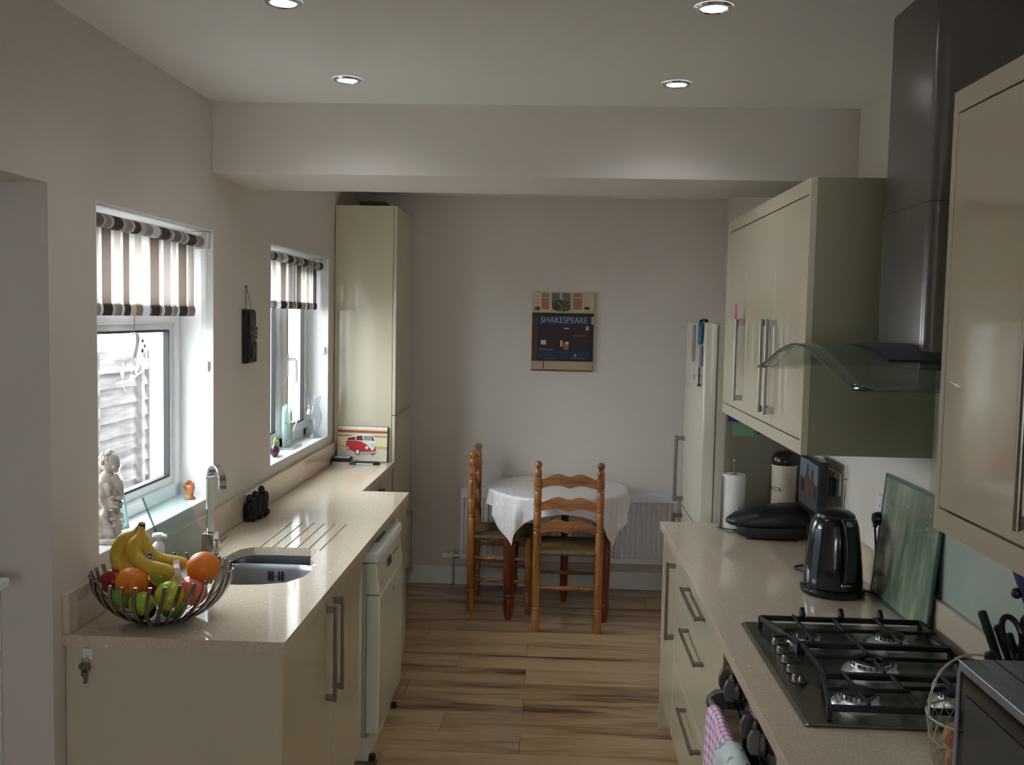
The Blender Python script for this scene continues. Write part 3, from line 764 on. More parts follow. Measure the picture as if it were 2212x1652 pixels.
# ------------------------------------------------------------------ three figures on the worktop
for i, (x, y, h, lab) in enumerate(((-1.240, 3.900, .112, 'black carved seated figure nearest the tap of the trio'), (-1.232, 3.950, .118, 'black carved seated figure in the middle of the trio'), (-1.222, 4.002, .132, 'tallest black carved figure farthest along the worktop trio'))):
    t = thing('carved_monkey', (x, y, .91), lab, 'figurine', 'three black carved figures')
    k_ = .70
    b = MB(); b.lathe([(.027*k_, 0), (.033*k_, .01), (.035*k_, h*.35), (.031*k_, h*.58), (.020*k_, h*.70), (.013*k_, h*.74)], 14, (x, y, .9105), sx=1.15, sy=.9)
    b.build('body', M_BLACKM, t, ang=70)
    hd = MB().ball((x, y, .91+h*.85), (.021*k_, .022*k_, h*.155), 12, 8).ball((x+.014*k_, y-.008*k_, .91+h*.82), (.012*k_, .012*k_, .009), 8, 6)
    hd.ball((x-.002, y-.019*k_, .91+h*.85), (.006, .005, .009), 6, 5).ball((x-.002, y+.019*k_, .91+h*.85), (.006, .005, .009), 6, 5); hd.build('head', M_BLACKM, t, ang=70)
    for s_ in (-1, 1):
        MB().tube(spline([(x, y+.025*k_*s_, .91+h*.60), (x+.018*k_, y+.030*k_*s_, .91+h*.42), (x+.030*k_, y+.018*k_*s_, .91+h*.62), (x+.024*k_, y+.010*k_*s_, .91+h*(.80 if i else .86))]), .0075, 8).build('arm', M_BLACKM, t)
        MB().tube(spline([(x+.005, y+.024*k_*s_, .925), (x+.030*k_, y+.022*k_*s_, .936), (x+.036*k_, y+.014*k_*s_, .9195)]), .0085, 8).build('leg', M_BLACKM, t)

# ------------------------------------------------------------------ things at the far end of the left worktop
def art(parent, org, ux, uz, shapes, lift=.0004, name='print'):
    # flat print: each entry (material, polygon in u,v metres); later entries lie over earlier ones
    ux = Vector(ux).normalized(); uz = Vector(uz).normalized(); n = ux.cross(uz); org = Vector(org); b = MB(); mats = []
    for i, (m, pts) in enumerate(shapes):
        if m not in mats: mats.append(m)
        b.cur = mats.index(m)
        b.add([org+ux*p[0]+uz*p[1]+n*(lift*(1+i*.6)) for p in pts], [tuple(range(len(pts)))])
    o_ = b.build(name, mats, parent, smooth=False)
    return o_
def ell(cx, cy, rx, ry, n=14, a0=0): return [(cx+rx*math.cos(2*PI*k/n+a0), cy+ry*math.sin(2*PI*k/n+a0)) for k in range(n)]
def rec(a, b, c, d): return [(a, c), (b, c), (b, d), (a, d)]
t = thing('picture_board', (-1.105, 5.57, .912), 'board printed with a red and white camper van, leaning on the tall cupboard', 'picture')
pu = Vector((1, .0, 0)); pv = Vector((0, .10, .99)); pn = pu.cross(pv.normalized())
org = Vector((-1.252, 5.572, .9135)); PW, PH = .296, .206
MB().obox(org+pu*(PW/2)+pv.normalized()*(PH/2)-pn*.006, pu, pv, pn, PW/2, PH/2, .006).build('backing', flat(40, 24, 20), t, smooth=False, bevel=.002)
cr_ = flat(222, 214, 170); wh = flat(236, 234, 224); rd = flat(196, 36, 40); ye = flat(222, 178, 90); br = flat(168, 72, 44); dkr = flat(110, 30, 34); gy = flat(176, 178, 172); bk = flat(24, 22, 22); gn = flat(136, 158, 138)
sc = lambda pts: [((u-300)/680.*PW+.001, (850-v)/470.*PH+.0005) for u, v in pts]
sh_ = [(flat(214, 206, 186), rec(.001, PW-.003, .001, PH-.003)),
       (cr_, sc([(302, 640), (968, 645), (968, 520), (302, 515)])), (wh, sc([(302, 435), (968, 440), (968, 388), (305, 382)])),
       (ye, sc([(302, 420), (968, 425), (968, 438), (302, 433)])), (br, sc([(302, 434), (968, 442), (968, 472), (302, 466)])),
       (br, sc([(302, 500), (968, 512), (968, 524), (302, 514)])), (ye, sc([(302, 640), (968, 650), (968, 686), (302, 655)])),
       (bk, sc(ell(440, 678, 20, 28))), (bk, sc(ell(780, 742, 26, 16))),
       (rd, sc([(413, 580), (470, 570), (600, 570), (700, 590), (815, 640), (822, 700), (815, 725), (700, 728), (610, 722), (540, 706), (460, 690), (415, 655)])),
       (wh, sc([(428, 575), (425, 535), (470, 515), (560, 495), (640, 484), (720, 484), (775, 505), (800, 545), (815, 585), (812, 640), (795, 680), (772, 706), (750, 680), (700, 625), (620, 585), (540, 572)])),
       (dkr, sc([(432, 570), (432, 540), (470, 532), (535, 520), (540, 568)])), (dkr, sc([(548, 568), (552, 515), (630, 504), (642, 570)])),
       (gn, sc([(652, 566), (648, 506), (740, 506), (768, 572)])), (dkr, sc([(772, 572), (746, 506), (775, 516), (798, 572)])),
       (gy, sc([(600, 724), (820, 710), (828, 722), (815, 740), (640, 752), (604, 745)])),
       (bk, sc(ell(573, 726, 33, 42))), (wh, sc(ell(573, 724, 22, 32))), (wh, sc(ell(440, 676, 12, 20))),
       (gy, sc(ell(698, 664, 24, 26))), (wh, sc(ell(698, 664, 18, 20))), (gy, sc(ell(776, 625, 19, 26))), (wh, sc(ell(776, 625, 15, 22))),
       (gy, sc([(762, 606), (766, 606), (776, 630), (786, 606), (790, 606), (778, 638), (774, 638)])),
       (gy, sc([(764, 626), (768, 626), (771, 640), (776, 630), (781, 640), (784, 626), (788, 626), (782, 648), (776, 640), (770, 648)])),
       (rd, sc([(412, 655), (470, 690), (540, 706), (530, 725), (480, 700)])),]
art(t, org, pu, pv, sh_, name='camper_van_print')
t = thing('coaster_box', (-1.21, 5.49, .912), 'stack of dark coasters on a cream holder in front of the van board', 'coasters')
b = MB().box(-1.255, -1.155, 5.45, 5.54, .9105, .926); b.build('holder', flat(206, 196, 172), t, smooth=False, bevel=.001)
for k in range(3): MB().obox((-1.205, 5.495, .930+.0075*k), (1, .04*k, 0), (-.04*k, 1, 0), (0, 0, 1), .052, .047, .0033).build('coaster', flat(44, 28, 34), t, smooth=False, bevel=.001)
art(t, (-1.25, 5.455, .9485), (1, 0, 0), (0, 1, 0), [(flat(206, 196, 200), rec(0, .09, 0, .08)), (rd, ell(.06, .05, .015, .01))])
t = thing('remote_control', (-1.07, 5.50, .912), 'long black remote lying in front of the van board', 'remote')
MB().box(-1.135, -.985, 5.475, 5.520, .9105, .925).build('case', M_BLACK, t, smooth=False, bevel=.004)
b = MB()
for k in range(9): b.box(-1.125+.0145*k, -1.116+.0145*k, 5.487, 5.508, .9245, .9275)
b.build('button', flat(60, 60, 62), t, smooth=False)
t = thing('pen', (-1.15, 5.51, .92), 'blue capped pen lying beside the black remote', 'pen')
MB().tube([(-1.147, 5.462, .9155), (-1.020, 5.462, .9155)], .0042, 8).build('barrel', flat(226, 226, 228), t)
MB().tube([(-1.150, 5.462, .9155), (-1.115, 5.462, .9155)], .0049, 8).build('cap', flat(36, 52, 150), t)

# ------------------------------------------------------------------ wall plaque on a string
t = thing('wall_plaque', (XL+.01, 3.99, 1.56), 'narrow dark carved plaque hanging by string between the two windows', 'plaque')
M_BRONZE = mat('dark_bronze', srgb(38, 30, 26), .45, .3, var=.35, scale=90, bump=.5)
MB().box(XL+.001, XL+.022, 3.930, 4.040, 1.562, 1.785).build('panel', M_BRONZE, t, smooth=False, bevel=.002)
b = MB()
for (ya, yb, za, zb, d_) in ((3.94, 4.03, 1.565, 1.655, .010), (3.945, 4.035, 1.66, 1.675, .012), (3.95, 4.03, 1.715, 1.775, .008), (3.96, 3.99, 1.58, 1.64, .016), (4.0, 4.025, 1.57, 1.65, .014), (3.94, 4.04, 1.70, 1.712, .013)): b.box(XL+.021, XL+.021+d_, ya, yb, za, zb)
b.build('relief', M_BRONZE, t, smooth=False, bevel=.002)
MB().box(XL+.021, XL+.033, 3.955, 4.035, 1.678, 1.697).build('inlay', flat(112, 78, 40), t, smooth=False, bevel=.001)
MB().tube([(XL+.012, 3.945, 1.785), (XL+.006, 3.972, 1.88), (XL+.012, 4.025, 1.785)], .0012, 5).build('string', flat(96, 74, 50), t)
MB().lathe([(0, .006), (.003, .006), (.003, -.004)], 8, (XL+.004, 3.972, 1.88), (1, 0, 0)).build('nail', M_KEY, t)

# ------------------------------------------------------------------ RIGHT RUN
RF = .497
rt_ = MB().box(.479, XR-.001, .9, 4.135, .88, .91).build('worktop', M_QUARTZ, smooth=False, bevel=.0015)
tag(rt_, 'beige quartz worktop along the right wall with the hob and kettle', 'worktop')
tag(MB().box(XR-.021, XR-.0005, .9, 4.115, .911, 1.022).build('upstand', M_QUARTZ, smooth=False, bevel=.0015), 'beige quartz upstand strip behind the kettle and hob', 'upstand')
tag(MB().box(XR-.007, XR-.0005, 1.82, 2.775, 1.0235, 1.70).build('splashback', M_SPLASH, smooth=False, bevel=.001), 'pale green glass splashback on the wall behind the hob', 'splashback')

t = thing('base_cabinet', (.78, 3.9, 0), 'cream gloss single-door base cabinet at the far end of the right run', 'cabinet')
MB().box(RF+.02, XR-.03, 3.705, 4.112, .15, .879).build('body', M_CARC, t, smooth=False, bevel=.001)
MB().box(RF-.002, XR-.03, 4.114, 4.132, 0, .879).build('end_panel', M_CREAM, t, smooth=False, bevel=.001)
MB().box(RF+.05, XR-.2, 3.705, 4.112, 0, .15).build('plinth', M_CREAM, t, smooth=False)
d = MB().box(RF, RF+.018, 3.706, 4.110, .150, .876).build('door', M_CREAM, t, smooth=False, bevel=.0015)
handle(d, (RF, 3.728, .525), (RF, 3.728, .833), (-1, 0, 0))
t = thing('drawer_unit', (.78, 3.18, 0), 'cream gloss three-drawer base unit between the end cabinet and the oven', 'drawers')
MB().box(RF+.02, XR-.03, 2.672, 3.702, .15, .879).build('body', M_CARC, t, smooth=False, bevel=.001)
MB().box(RF+.05, XR-.2, 2.672, 3.702, 0, .15).build('plinth', M_CREAM, t, smooth=False)
for (za, zb, hz) in ((.150, .446, .405), (.450, .733, .691), (.737, .876, .838)):
    d = MB().box(RF, RF+.018, 2.674, 3.700, za, zb).build('drawer', M_CREAM, t, smooth=False, bevel=.0015)
    handle(d, (RF, 2.995, hz), (RF, 3.350, hz), (-1, 0, 0))
t = thing('near_base_cabinet', (.78, 1.5, 0), 'cream gloss base cabinet on the near side of the oven', 'cabinet')
MB().box(RF+.02, XR-.03, .92, 2.028, .15, .879).build('body', M_CARC, t, smooth=False, bevel=.001)
MB().box(RF+.05, XR-.2, .92, 2.028, 0, .15).build('plinth', M_CREAM, t, smooth=False)
for ya, yb, hy in ((.922, 1.474, 1.43), (1.478, 2.026, 1.52)):
    d = MB().box(RF, RF+.018, ya, yb, .15, .876).build('door', M_CREAM, t, smooth=False, bevel=.0015)
    handle(d, (RF, hy, .485), (RF, hy, .79), (-1, 0, 0))

# built-in oven
t = thing('oven', (.78, 2.35, 0), 'black built-in oven under the hob with grey paddle knobs', 'oven')
OY0, OY1 = 2.040, 2.662
M_OVENGLASS = mat('black_oven_glass', (.006, .006, .007), .06, var=.02)
MB().box(RF+.03, XR-.05, OY0, OY1, .15, .872).build('body', M_BLACKM, t, smooth=False)
MB().box(RF+.03, RF+.05, OY0, OY1, .01, .148).build('plinth', M_CREAM, t, smooth=False)
MB().box(RF+.004, RF+.032, OY0+.002, OY1-.002, .772, .866).build('control_panel', M_OVENGLASS, t, smooth=False, bevel=.002)
od = MB().box(RF+.004, RF+.03, OY0+.002, OY1-.002, .165, .762).build('oven_door', M_OVENGLASS, t, smooth=False, bevel=.002)
b = MB()
b.tube([(RF-.040, OY0+.05, .735), (RF-.040, OY1-.05, .735)], .011, 12)
for yy in (OY0+.05, OY1-.05):
    b.prism([(RF+.006, .765), (RF-.030, .760), (RF-.050, .742), (RF-.052, .722), (RF-.035, .712), (RF+.006, .715)], yy-.014, yy+.014, 'xz')
b.build('handle', mat('dark_grey_metal', srgb(104, 102, 100), .4, .6), od, bevel=.002)
M_KNOB = mat('grey_knob', srgb(120, 116, 112), .35, .4)
for yy in (2.535, 2.455, 2.235, 2.150):
    b = MB(); b.lathe([(.020, 0), (.021, .006), (.017, .014)], 18, (RF+.004, yy, .822), (-1, 0, 0))
    b.prism([(RF-.008, .795), (RF-.030, .797), (RF-.036, .810), (RF-.036, .834), (RF-.028, .852), (RF-.008, .850)], yy-.0068, yy+.0068, 'xz')
    b.build('knob', M_KNOB, t, bevel=.0025)

# towels over the oven handle
def drape(x0, ya, yb, ztop, front, back, thick=.016, wav=.008, seed=1, skew=0):
    rnd = random.Random(seed); ph = rnd.uniform(0, 6)
    L = front+back+.07
    def fn(u, v):
        s = v*L; y = lerp(ya, yb, u)+skew*v
        w_ = wav*math.sin(u*9+ph)*min(1, abs(s-back)/.12)
        if s < back: x = x0+thick; z = ztop-(back-s)
        elif s > back+.07: x = x0-thick; z = ztop-(s-back-.07)
        else:
            a = (s-back)/.07*PI; x = x0+thick*math.cos(a); z = ztop+thick*math.sin(a)
        return (x+w_-(.01*(s-back)/.3 if s > back+.07 else 0), y+.004*math.sin(s*30), z)
    return fn, L
def cloth_uv(wd, L): return lambda u, v: (u*wd, v*L)
def uvmath(nt, sx, sy):
    uv = node(nt, 'ShaderNodeUVMap'); sp = node(nt, 'ShaderNodeSeparateXYZ'); nt.links.new(uv.outputs[0], sp.inputs[0]); return sp
def gingham():
    m, nt, p = newmat('pink_gingham'); p.inputs['Roughness'].default_value = .9
    sp = uvmath(nt, 1, 1); outs = []
    for k in (0, 1):
        ml = node(nt, 'ShaderNodeMath', operation='MULTIPLY'); ml.inputs[1].default_value = 1/.026; nt.links.new(sp.outputs[k], ml.inputs[0])
        fr = node(nt, 'ShaderNodeMath', operation='FRACT'); nt.links.new(ml.outputs[0], fr.inputs[0])
        lt = node(nt, 'ShaderNodeMath', operation='LESS_THAN'); lt.inputs[1].default_value = .38; nt.links.new(fr.outputs[0], lt.inputs[0]); outs.append(lt)
    ad = node(nt, 'ShaderNodeMath', operation='ADD'); nt.links.new(outs[0].outputs[0], ad.inputs[0]); nt.links.new(outs[1].outputs[0], ad.inputs[1])
    hf = node(nt, 'ShaderNodeMath', operation='MULTIPLY'); hf.inputs[1].default_value = .5; nt.links.new(ad.outputs[0], hf.inputs[0])
    rp = node(nt, 'ShaderNodeValToRGB'); rp.color_ramp.elements[0].color = srgb(236, 222, 236)+(1,); rp.color_ramp.elements[1].color = srgb(196, 104, 166)+(1,)
    nt.links.new(hf.outputs[0], rp.inputs['Fac']); nt.links.new(rp.outputs['Color'], p.inputs['Base Color']); return m
def dotted(name, base, dots, pitch, rad, sub=None):
    m, nt, p = newmat(name); p.inputs['Roughness'].default_value = .55
    uv = node(nt, 'ShaderNodeUVMap'); cur = None
    for (col, off) in dots:
        mp = node(nt, 'ShaderNodeMapping'); mp.inputs['Scale'].default_value = (1/pitch, 1/pitch, 1); mp.inputs['Location'].default_value = (off[0], off[1], 0)
        nt.links.new(uv.outputs[0], mp.inputs['Vector'])
        fr = node(nt, 'ShaderNodeVectorMath', operation='FRACTION'); nt.links.new(mp.outputs[0], fr.inputs[0])
        ds = node(nt, 'ShaderNodeVectorMath', operation='DISTANCE'); ds.inputs[1].default_value = (.5, .5, 0); nt.links.new(fr.outputs[0], ds.inputs[0])
        lt = node(nt, 'ShaderNodeMath', operation='LESS_THAN'); lt.inputs[1].default_value = rad; nt.links.new(ds.outputs['Value'], lt.inputs[0])
        mx = node(nt, 'ShaderNodeMix', data_type='RGBA'); nt.links.new(lt.outputs[0], mx.inputs[0])
        if cur is None: mx.inputs[6].default_value = tuple(base)+(1,)
        else: nt.links.new(cur, mx.inputs[6])
        mx.inputs[7].default_value = tuple(col)+(1,); cur = mx.outputs[2]
    nt.links.new(cur, p.inputs['Base Color']); p.inputs['Roughness'].default_value = .32 if 'cloth' in name else .6; return m
fn, L = drape(RF-.040, 2.30, 2.545, .735, .42, .16, .014, .006, 3)
o = MB().grid(fn, 18, 40, uv=cloth_uv(.25, L)).build('tea_towel', gingham(), solid=.003, ang=180)
tag(o, 'pink and white checked tea towel over the oven door handle', 'towel')
M_GLOVE = dotted('spotted_quilt', srgb(214, 226, 226), [(srgb(40, 46, 96), (0, 0)), (srgb(150, 176, 172), (.5, .5))], .075, .12)
fn, L = drape(RF-.044, 2.055, 2.285, .737, .40, .17, .024, .010, 8)
o = MB().grid(fn, 16, 40, uv=cloth_uv(.23, L)).build('oven_glove', M_GLOVE, solid=.014, ang=180)
tag(o, 'white padded oven glove with navy and grey spots on the oven handle', 'oven glove')

# hob
HX0, HX1, HY0, HY1 = .553, 1.052, 2.040, 2.738
t = thing('gas_hob', (.80, 2.39, .91), 'five-burner stainless steel gas hob with black pan supports', 'hob')
b = MB(); pl = [(HX0, .912), (HX0+.012, .919), (HX1-.012, .919), (HX1, .912)]
b.prism(pl, HY0, HY1, 'xz'); b.build('steel_plate', mat('hob_steel', (.30, .275, .25), .28, 1., var=.05, scale=50), t, smooth=False, bevel=.004)
M_ALU = mat('burner_aluminium', (.80, .80, .83), .36, 1.)
for (x, y, r) in ((.690, 2.560, .026), (.915, 2.570, .036), (.800, 2.360, .048), (.700, 2.150, .036), (.925, 2.170, .036)):
    MB().lathe([(r+.021, .919), (r+.018, .925), (r+.007, .935), (r+.001, .937), (r, .939)], 28, (x, y, 0)).build('burner_ring', M_ALU, t)
    bc = MB(); prof = [(r-.004, .934), (r-.004, .937), (r, .939), (r, .948), (r-.003, .950)]
    fl = bc.lathe(prof, 32, (x, y, 0)).build('flame_ring', M_ALU, t)
    if r > .04:
        MB().lathe([(r-.002, .950), (r-.006, .953), (r-.020, .952), (r-.022, .948), (.014, .948), (.013, .953), (0, .954)], 28, (x, y, 0)).build('burner_cap', M_IRON, t)
    else: MB().lathe([(r+.001, .950), (r, .955), (r-.006, .957), (0, .957)], 28, (x, y, 0)).build('burner_cap', M_IRON, t)
    n = 20; tb = MB()
    for k in range(n):
        a = 2*PI*k/n; tb.obox((x+math.cos(a)*(r+.0004), y+math.sin(a)*(r+.0004), .9435), (math.cos(a), math.sin(a), 0), (-math.sin(a), math.cos(a), 0), (0, 0, 1), .0009, .0012, .0042)
    tb.build('flame_slots', M_BLACKM, fl, smooth=False)['kind'] = 'stuff'
    MB().tube([(x+r+.008, y-.012, .92), (x+r+.008, y-.012, .945)], .0022, 6).build('igniter', M_WHITE, t)
M_HKNOB = mat('knob_steel', (.20, .185, .165), .3, 1.)
for k in range(5):
    y = 2.545-.066*k; x = .617-.003*k
    kb = MB().lathe([(.0185, .919), (.0185, .923), (.0165, .925), (.016, .938), (.0145, .940), (0, .940)], 22, (x, y, 0)).build('control_knob', M_HKNOB, t)
    MB().box(x-.0165, x+.0165, y-.0045, y+.0045, .938, .948).build('grip', M_HKNOB, kb, smooth=False, bevel=.001)
    MB().lathe([(.022, .9192), (.022, .9205), (0, .9205)], 20, (x, y, 0)).build('knob_collar', M_BLACKM, kb)
# three cast pan supports, each with a frame and arms that end in raised fingers
def bar(m, p, q, w=.009, h=.011): 
    p = Vector(p); q = Vector(q); d = (q-p); m.obox((p+q)/2, d, Vector((0, 0, 1)).cross(d), (0, 0, 1), d.length/2, w/2, h/2)
def support(y0, y1, x0f, x0n, burners, up_fingers):
    m = MB(); zt = .950
    x1 = 1.040
    # frame: front edge slants with the knob row
    fr_ = [(x0f, y1), (x1, y1), (x1, y0), (x0n, y0)]
    for i in range(4): bar(m, fr_[i]+(zt-.004,), fr_[(i+1) % 4]+(zt-.004,), .010, .014)
    for p_ in fr_: m.box(p_[0]-.006, p_[0]+.006, p_[1]-.006, p_[1]+.006, .919, zt)
    for (bx, by, r) in burners:
        for (dx, dy) in ((1, 0), (-1, 0), (0, 1), (0, -1)):
            if dy: e = (bx, y1 if dy > 0 else y0)
            else:
                xx = x1 if dx > 0 else lerp(x0n, x0f, (by-y0)/(y1-y0)); e = (xx, by)
                if len(burners) > 1:
                    if dx > 0 and bx < .8: e = ((burners[0][0]+burners[1][0])/2+.004, by)
                    if dx < 0 and bx > .8: e = ((burners[0][0]+burners[1][0])/2-.004, by)
            s_ = (bx+dx*r*.55, by+dy*r*.55)
            bar(m, s_+(zt+.0045,), e+(zt+.0045,), .0068, .010)
            bar(m, (s_[0]+dx*.001, s_[1]+dy*.001, zt-.004), (s_[0]+dx*.012, s_[1]+dy*.012, zt-.004), .008, .022)
    if len(burners) > 1: bar(m, ((burners[0][0]+burners[1][0])/2, y0, zt-.002), ((burners[0][0]+burners[1][0])/2, y1, zt-.002), .009, .012)
    for x in up_fingers:
        m.prism([(y1-.006, zt-.006), (y1+.008, zt-.006), (y1+.010, zt+.022), (y1+.002, zt+.030), (y1-.022, zt+.012), (y1-.010, zt+.010)], x-.006, x+.006, 'yz')
    return m.build('pan_support', M_IRON, t, smooth=False, bevel=.0018)
support(2.478, 2.690, .600, .655, [(.690, 2.560, .026), (.915, 2.570, .036)], (.715, .822, .930))
support(2.262, 2.470, .662, .662, [(.800, 2.360, .048)], ())
support(2.062, 2.254, .655, .615, [(.700, 2.150, .036), (.925, 2.170, .036)], ())

# kettle
KX, KY = .918, 3.105
t = thing('kettle', (KX, KY, .91), 'tall black plastic jug kettle on the right worktop', 'kettle')
M_KET = mat('kettle_black', (.010, .010, .013), .16, var=.05, coat=.4)
MB().lathe([(.098, .911), (.101, .916), (.101, .928), (.096, .934), (.088, .936)], 36, (KX, KY, 0)).build('power_base', M_KET, t)
MB().lathe([(.092, .937), (.094, .945), (.090, 1.00), (.083, 1.07), (.075, 1.13), (.068, 1.150), (.062, 1.160)], 40, (KX, KY, 0)).build('jug', M_KET, t)
MB().lathe([(.063, 1.158), (.060, 1.168), (.045, 1.178), (.018, 1.183), (0, 1.184)], 32, (KX, KY, 0)).build('lid', M_BLACK, t)
hd = Vector((.18, -.98, 0))
hp = spline([Vector((KX, KY, z))+hd*r for z, r in ((.965, .088), (.985, .108), (1.04, .112), (1.10, .105), (1.145, .088), (1.155, .070))], 5)
MB().ribbon(hp, hd.cross(Vector((0, 0, 1))), .034, .020).build('handle', M_KET, t, bevel=.006, seg=3)
bc = Vector((KX, KY, 1.148))+hd*.094
MB().lathe([(0, .005), (.0105, .004), (.012, 0), (.012, -.004)], 20, bc, (hd.x, hd.y, .35)).build('lid_button', flat(140, 142, 138, .35), t)
wd = Vector((-.80, -.60, 0)); pts = [Vector((KX, KY, z))+wd*(r+.001) for z, r in ((.965, .0925), (1.0, .0900), (1.07, .0830), (1.125, .0760))]
MB().ribbon(pts, wd.cross(Vector((0, 0, 1))), .024, .006).build('water_gauge', mat('smoky_gauge', srgb(70, 76, 92), .12, coat=.5), t, bevel=.002)
c = Vector((KX, KY, .957))+hd*.0945; sd = hd.cross(Vector((0, 0, 1)))
MB().obox(c, sd, (0, 0, 1), hd, .017, .0035, .0012).build('badge', M_CHROME, t, smooth=False, bevel=.001)
cord = spline([(KX+.09, KY+.03, .919), (KX+.115, KY-.005, .916), (1.043, 3.085, .918), (1.058, 3.115, .96), (1.058, 3.128, 1.06), (1.052, 3.128, 1.128)], 6)
MB().tube(cord, .0035, 8).build('power_cord', M_BLACKM, t)
b = MB().lathe([(.020, 0), (.022, .004), (.022, .022), (.017, .034), (0, .036)], 18, (XR-.010, 3.128, 1.150), (-1, 0, 0)).tube([(1.056, 3.128, 1.150), (1.053, 3.128, 1.122)], .008, 8)
b.build('plug', M_BLACK, t)

def socket(yc, zc, label):
    t = thing('wall_socket', (XR, yc, zc), label, 'socket', 'double wall sockets')
    MB().box(XR-.010, XR-.0005, yc-.073, yc+.073, zc-.043, zc+.043).build('face_plate', M_WHITE, t, smooth=False, bevel=.003)
    for s_ in (-.036, .036):
        MB().box(XR-.0135, XR-.0095, yc+s_*.55-.006, yc+s_*.55+.006, zc+.018, zc+.034).build('switch', M_WHITE, t, smooth=False, bevel=.001)
        b = MB(); b.box(XR-.0106, XR-.0098, yc+s_-.003, yc+s_+.003, zc+.004, zc+.012).box(XR-.0106, XR-.0098, yc+s_-.014, yc+s_-.008, zc-.016, zc-.011).box(XR-.0106, XR-.0098, yc+s_+.008, yc+s_+.014, zc-.016, zc-.011)
        b.build('pin_hole', M_BLACKM, t, smooth=False)
    return t
socket(3.135, 1.175, 'white double socket on the right wall with the kettle plug in it')
socket(3.695, 1.172, 'white double socket beside the screen with a black adaptor in it')
t = thing('power_adaptor', (1.05, 3.70, 1.165), 'square black power adaptor plugged in next to the screen', 'adaptor')
MB().box(1.034, XR-.0105, 3.655, 3.745, 1.125, 1.195).build('body', M_BLACK, t, smooth=False, bevel=.006)
MB().tube(arc((1.045, 3.70, 1.190), .022, .2, PI-.2, 10, (0, 1, 0), (0, 0, 1)), .004, 8).build('loop', M_BLACK, t)
MB().tube(spline([(1.05, 3.735, 1.126), (1.05, 3.742, 1.06), (1.045, 3.745, .99), (1.03, 3.75, .93)]), .005, 8).build('cord', M_BLACK, t)

# black cable loop
tag(MB().tube(spline([(.955, 3.30, .9155), (.90, 3.33, .9155), (.868, 3.38, .9155), (.90, 3.42, .9155), (.965, 3.40, .9155), (1.01, 3.44, .9155)], 8), .0042, 8).build('cable', M_BLACKM), 'loop of black cable lying on the worktop behind the kettle', 'cable')

# small screen
t = thing('television', (1.02, 3.72, .91), 'small black flat television fixed close to the right wall showing people on screen', 'television')
SX = .998
MB().box(SX, SX+.032, 3.585, 3.885, 1.045, 1.262).build('housing', M_BLACK, t, smooth=False, bevel=.004)
MB().box(SX+.030, XR-.0005, 3.80, 3.86, 1.11, 1.20).build('wall_bracket', M_BLACK, t, smooth=False, bevel=.003)
scr = MB().box(SX-.001, SX+.001, 3.602, 3.868, 1.066, 1.248).build('screen', mat('screen_picture', srgb(72, 80, 92), .12, var=.12, scale=12), t, smooth=False)
u0, v0 = 3.868, 1.066
hx = lambda pts: [(p[0], p[1]) for p in pts]
art(scr, (SX-.001, u0, v0), (0, -1, 0), (0, 0, 1), [
    (flat(104, 112, 124), rec(.004, .262, .10, .178)), (flat(56, 58, 64), rec(.004, .262, .004, .05)),
    (flat(70, 44, 40), [(.07, .04), (.16, .04), (.165, .10), (.145, .125), (.09, .125), (.072, .10)]), (flat(34, 26, 26), ell(.118, .145, .014, .024)),
    (flat(76, 50, 44), [(.155, .04), (.22, .04), (.225, .09), (.205, .115), (.17, .115)]), (flat(34, 26, 26), ell(.188, .135, .012, .021)),
    (flat(96, 42, 38), [(.10, .05), (.14, .05), (.138, .10), (.104, .10)]), (flat(28, 26, 30), [(.02, .05), (.06, .05), (.055, .11), (.03, .11)])], name='picture')
t = thing('radio_aerial', (1.02, 3.36, .911), 'thin telescopic aerial standing up behind the kettle', 'aerial')
MB().lathe([(.022, 0), (.022, .008), (.012, .016), (0, .018)], 16, (1.02, 3.36, .9105)).build('base', M_BLACK, t)
b = MB(); b.tube([(1.02, 3.36, .925), (1.022, 3.36, 1.08)], .0035, 8).tube([(1.022, 3.36, 1.07), (1.024, 3.36, 1.235)], .0022, 8)
b.build('rod', M_CHROME, t); MB().ball((1.024, 3.36, 1.238), .004, 8, 6).build('tip', M_KEY, t)

# pasta jar
t = thing('pasta_jar', (.975, 4.035, .91), 'cream storage jar with a black domed lid in the corner under the wall units', 'jar')
M_JAR = mat('cream_enamel', srgb(214, 200, 180), .35)
MB().lathe([(.049, .911), (.050, .915), (.050, 1.172), (.053, 1.178), (.053, 1.184), (.050, 1.186)], 32, (.975, 4.035, 0)).build('body', M_JAR, t)
MB().lathe([(.050, 1.186), (.052, 1.190), (.050, 1.212), (.043, 1.230), (.028, 1.241), (0, 1.244)], 32, (.975, 4.035, 0)).build('lid', M_BLACK, t)
for k, ch in enumerate('PASTA'):
    a = math.radians(163+18.8*k); c = Vector((.975+.0505*math.cos(a), 4.035+.0505*math.sin(a), 1.085))
    text('letter', ch, .027, c, (-math.sin(a), math.cos(a), 0), (0, 0, 1), flat(58, 50, 46), t)

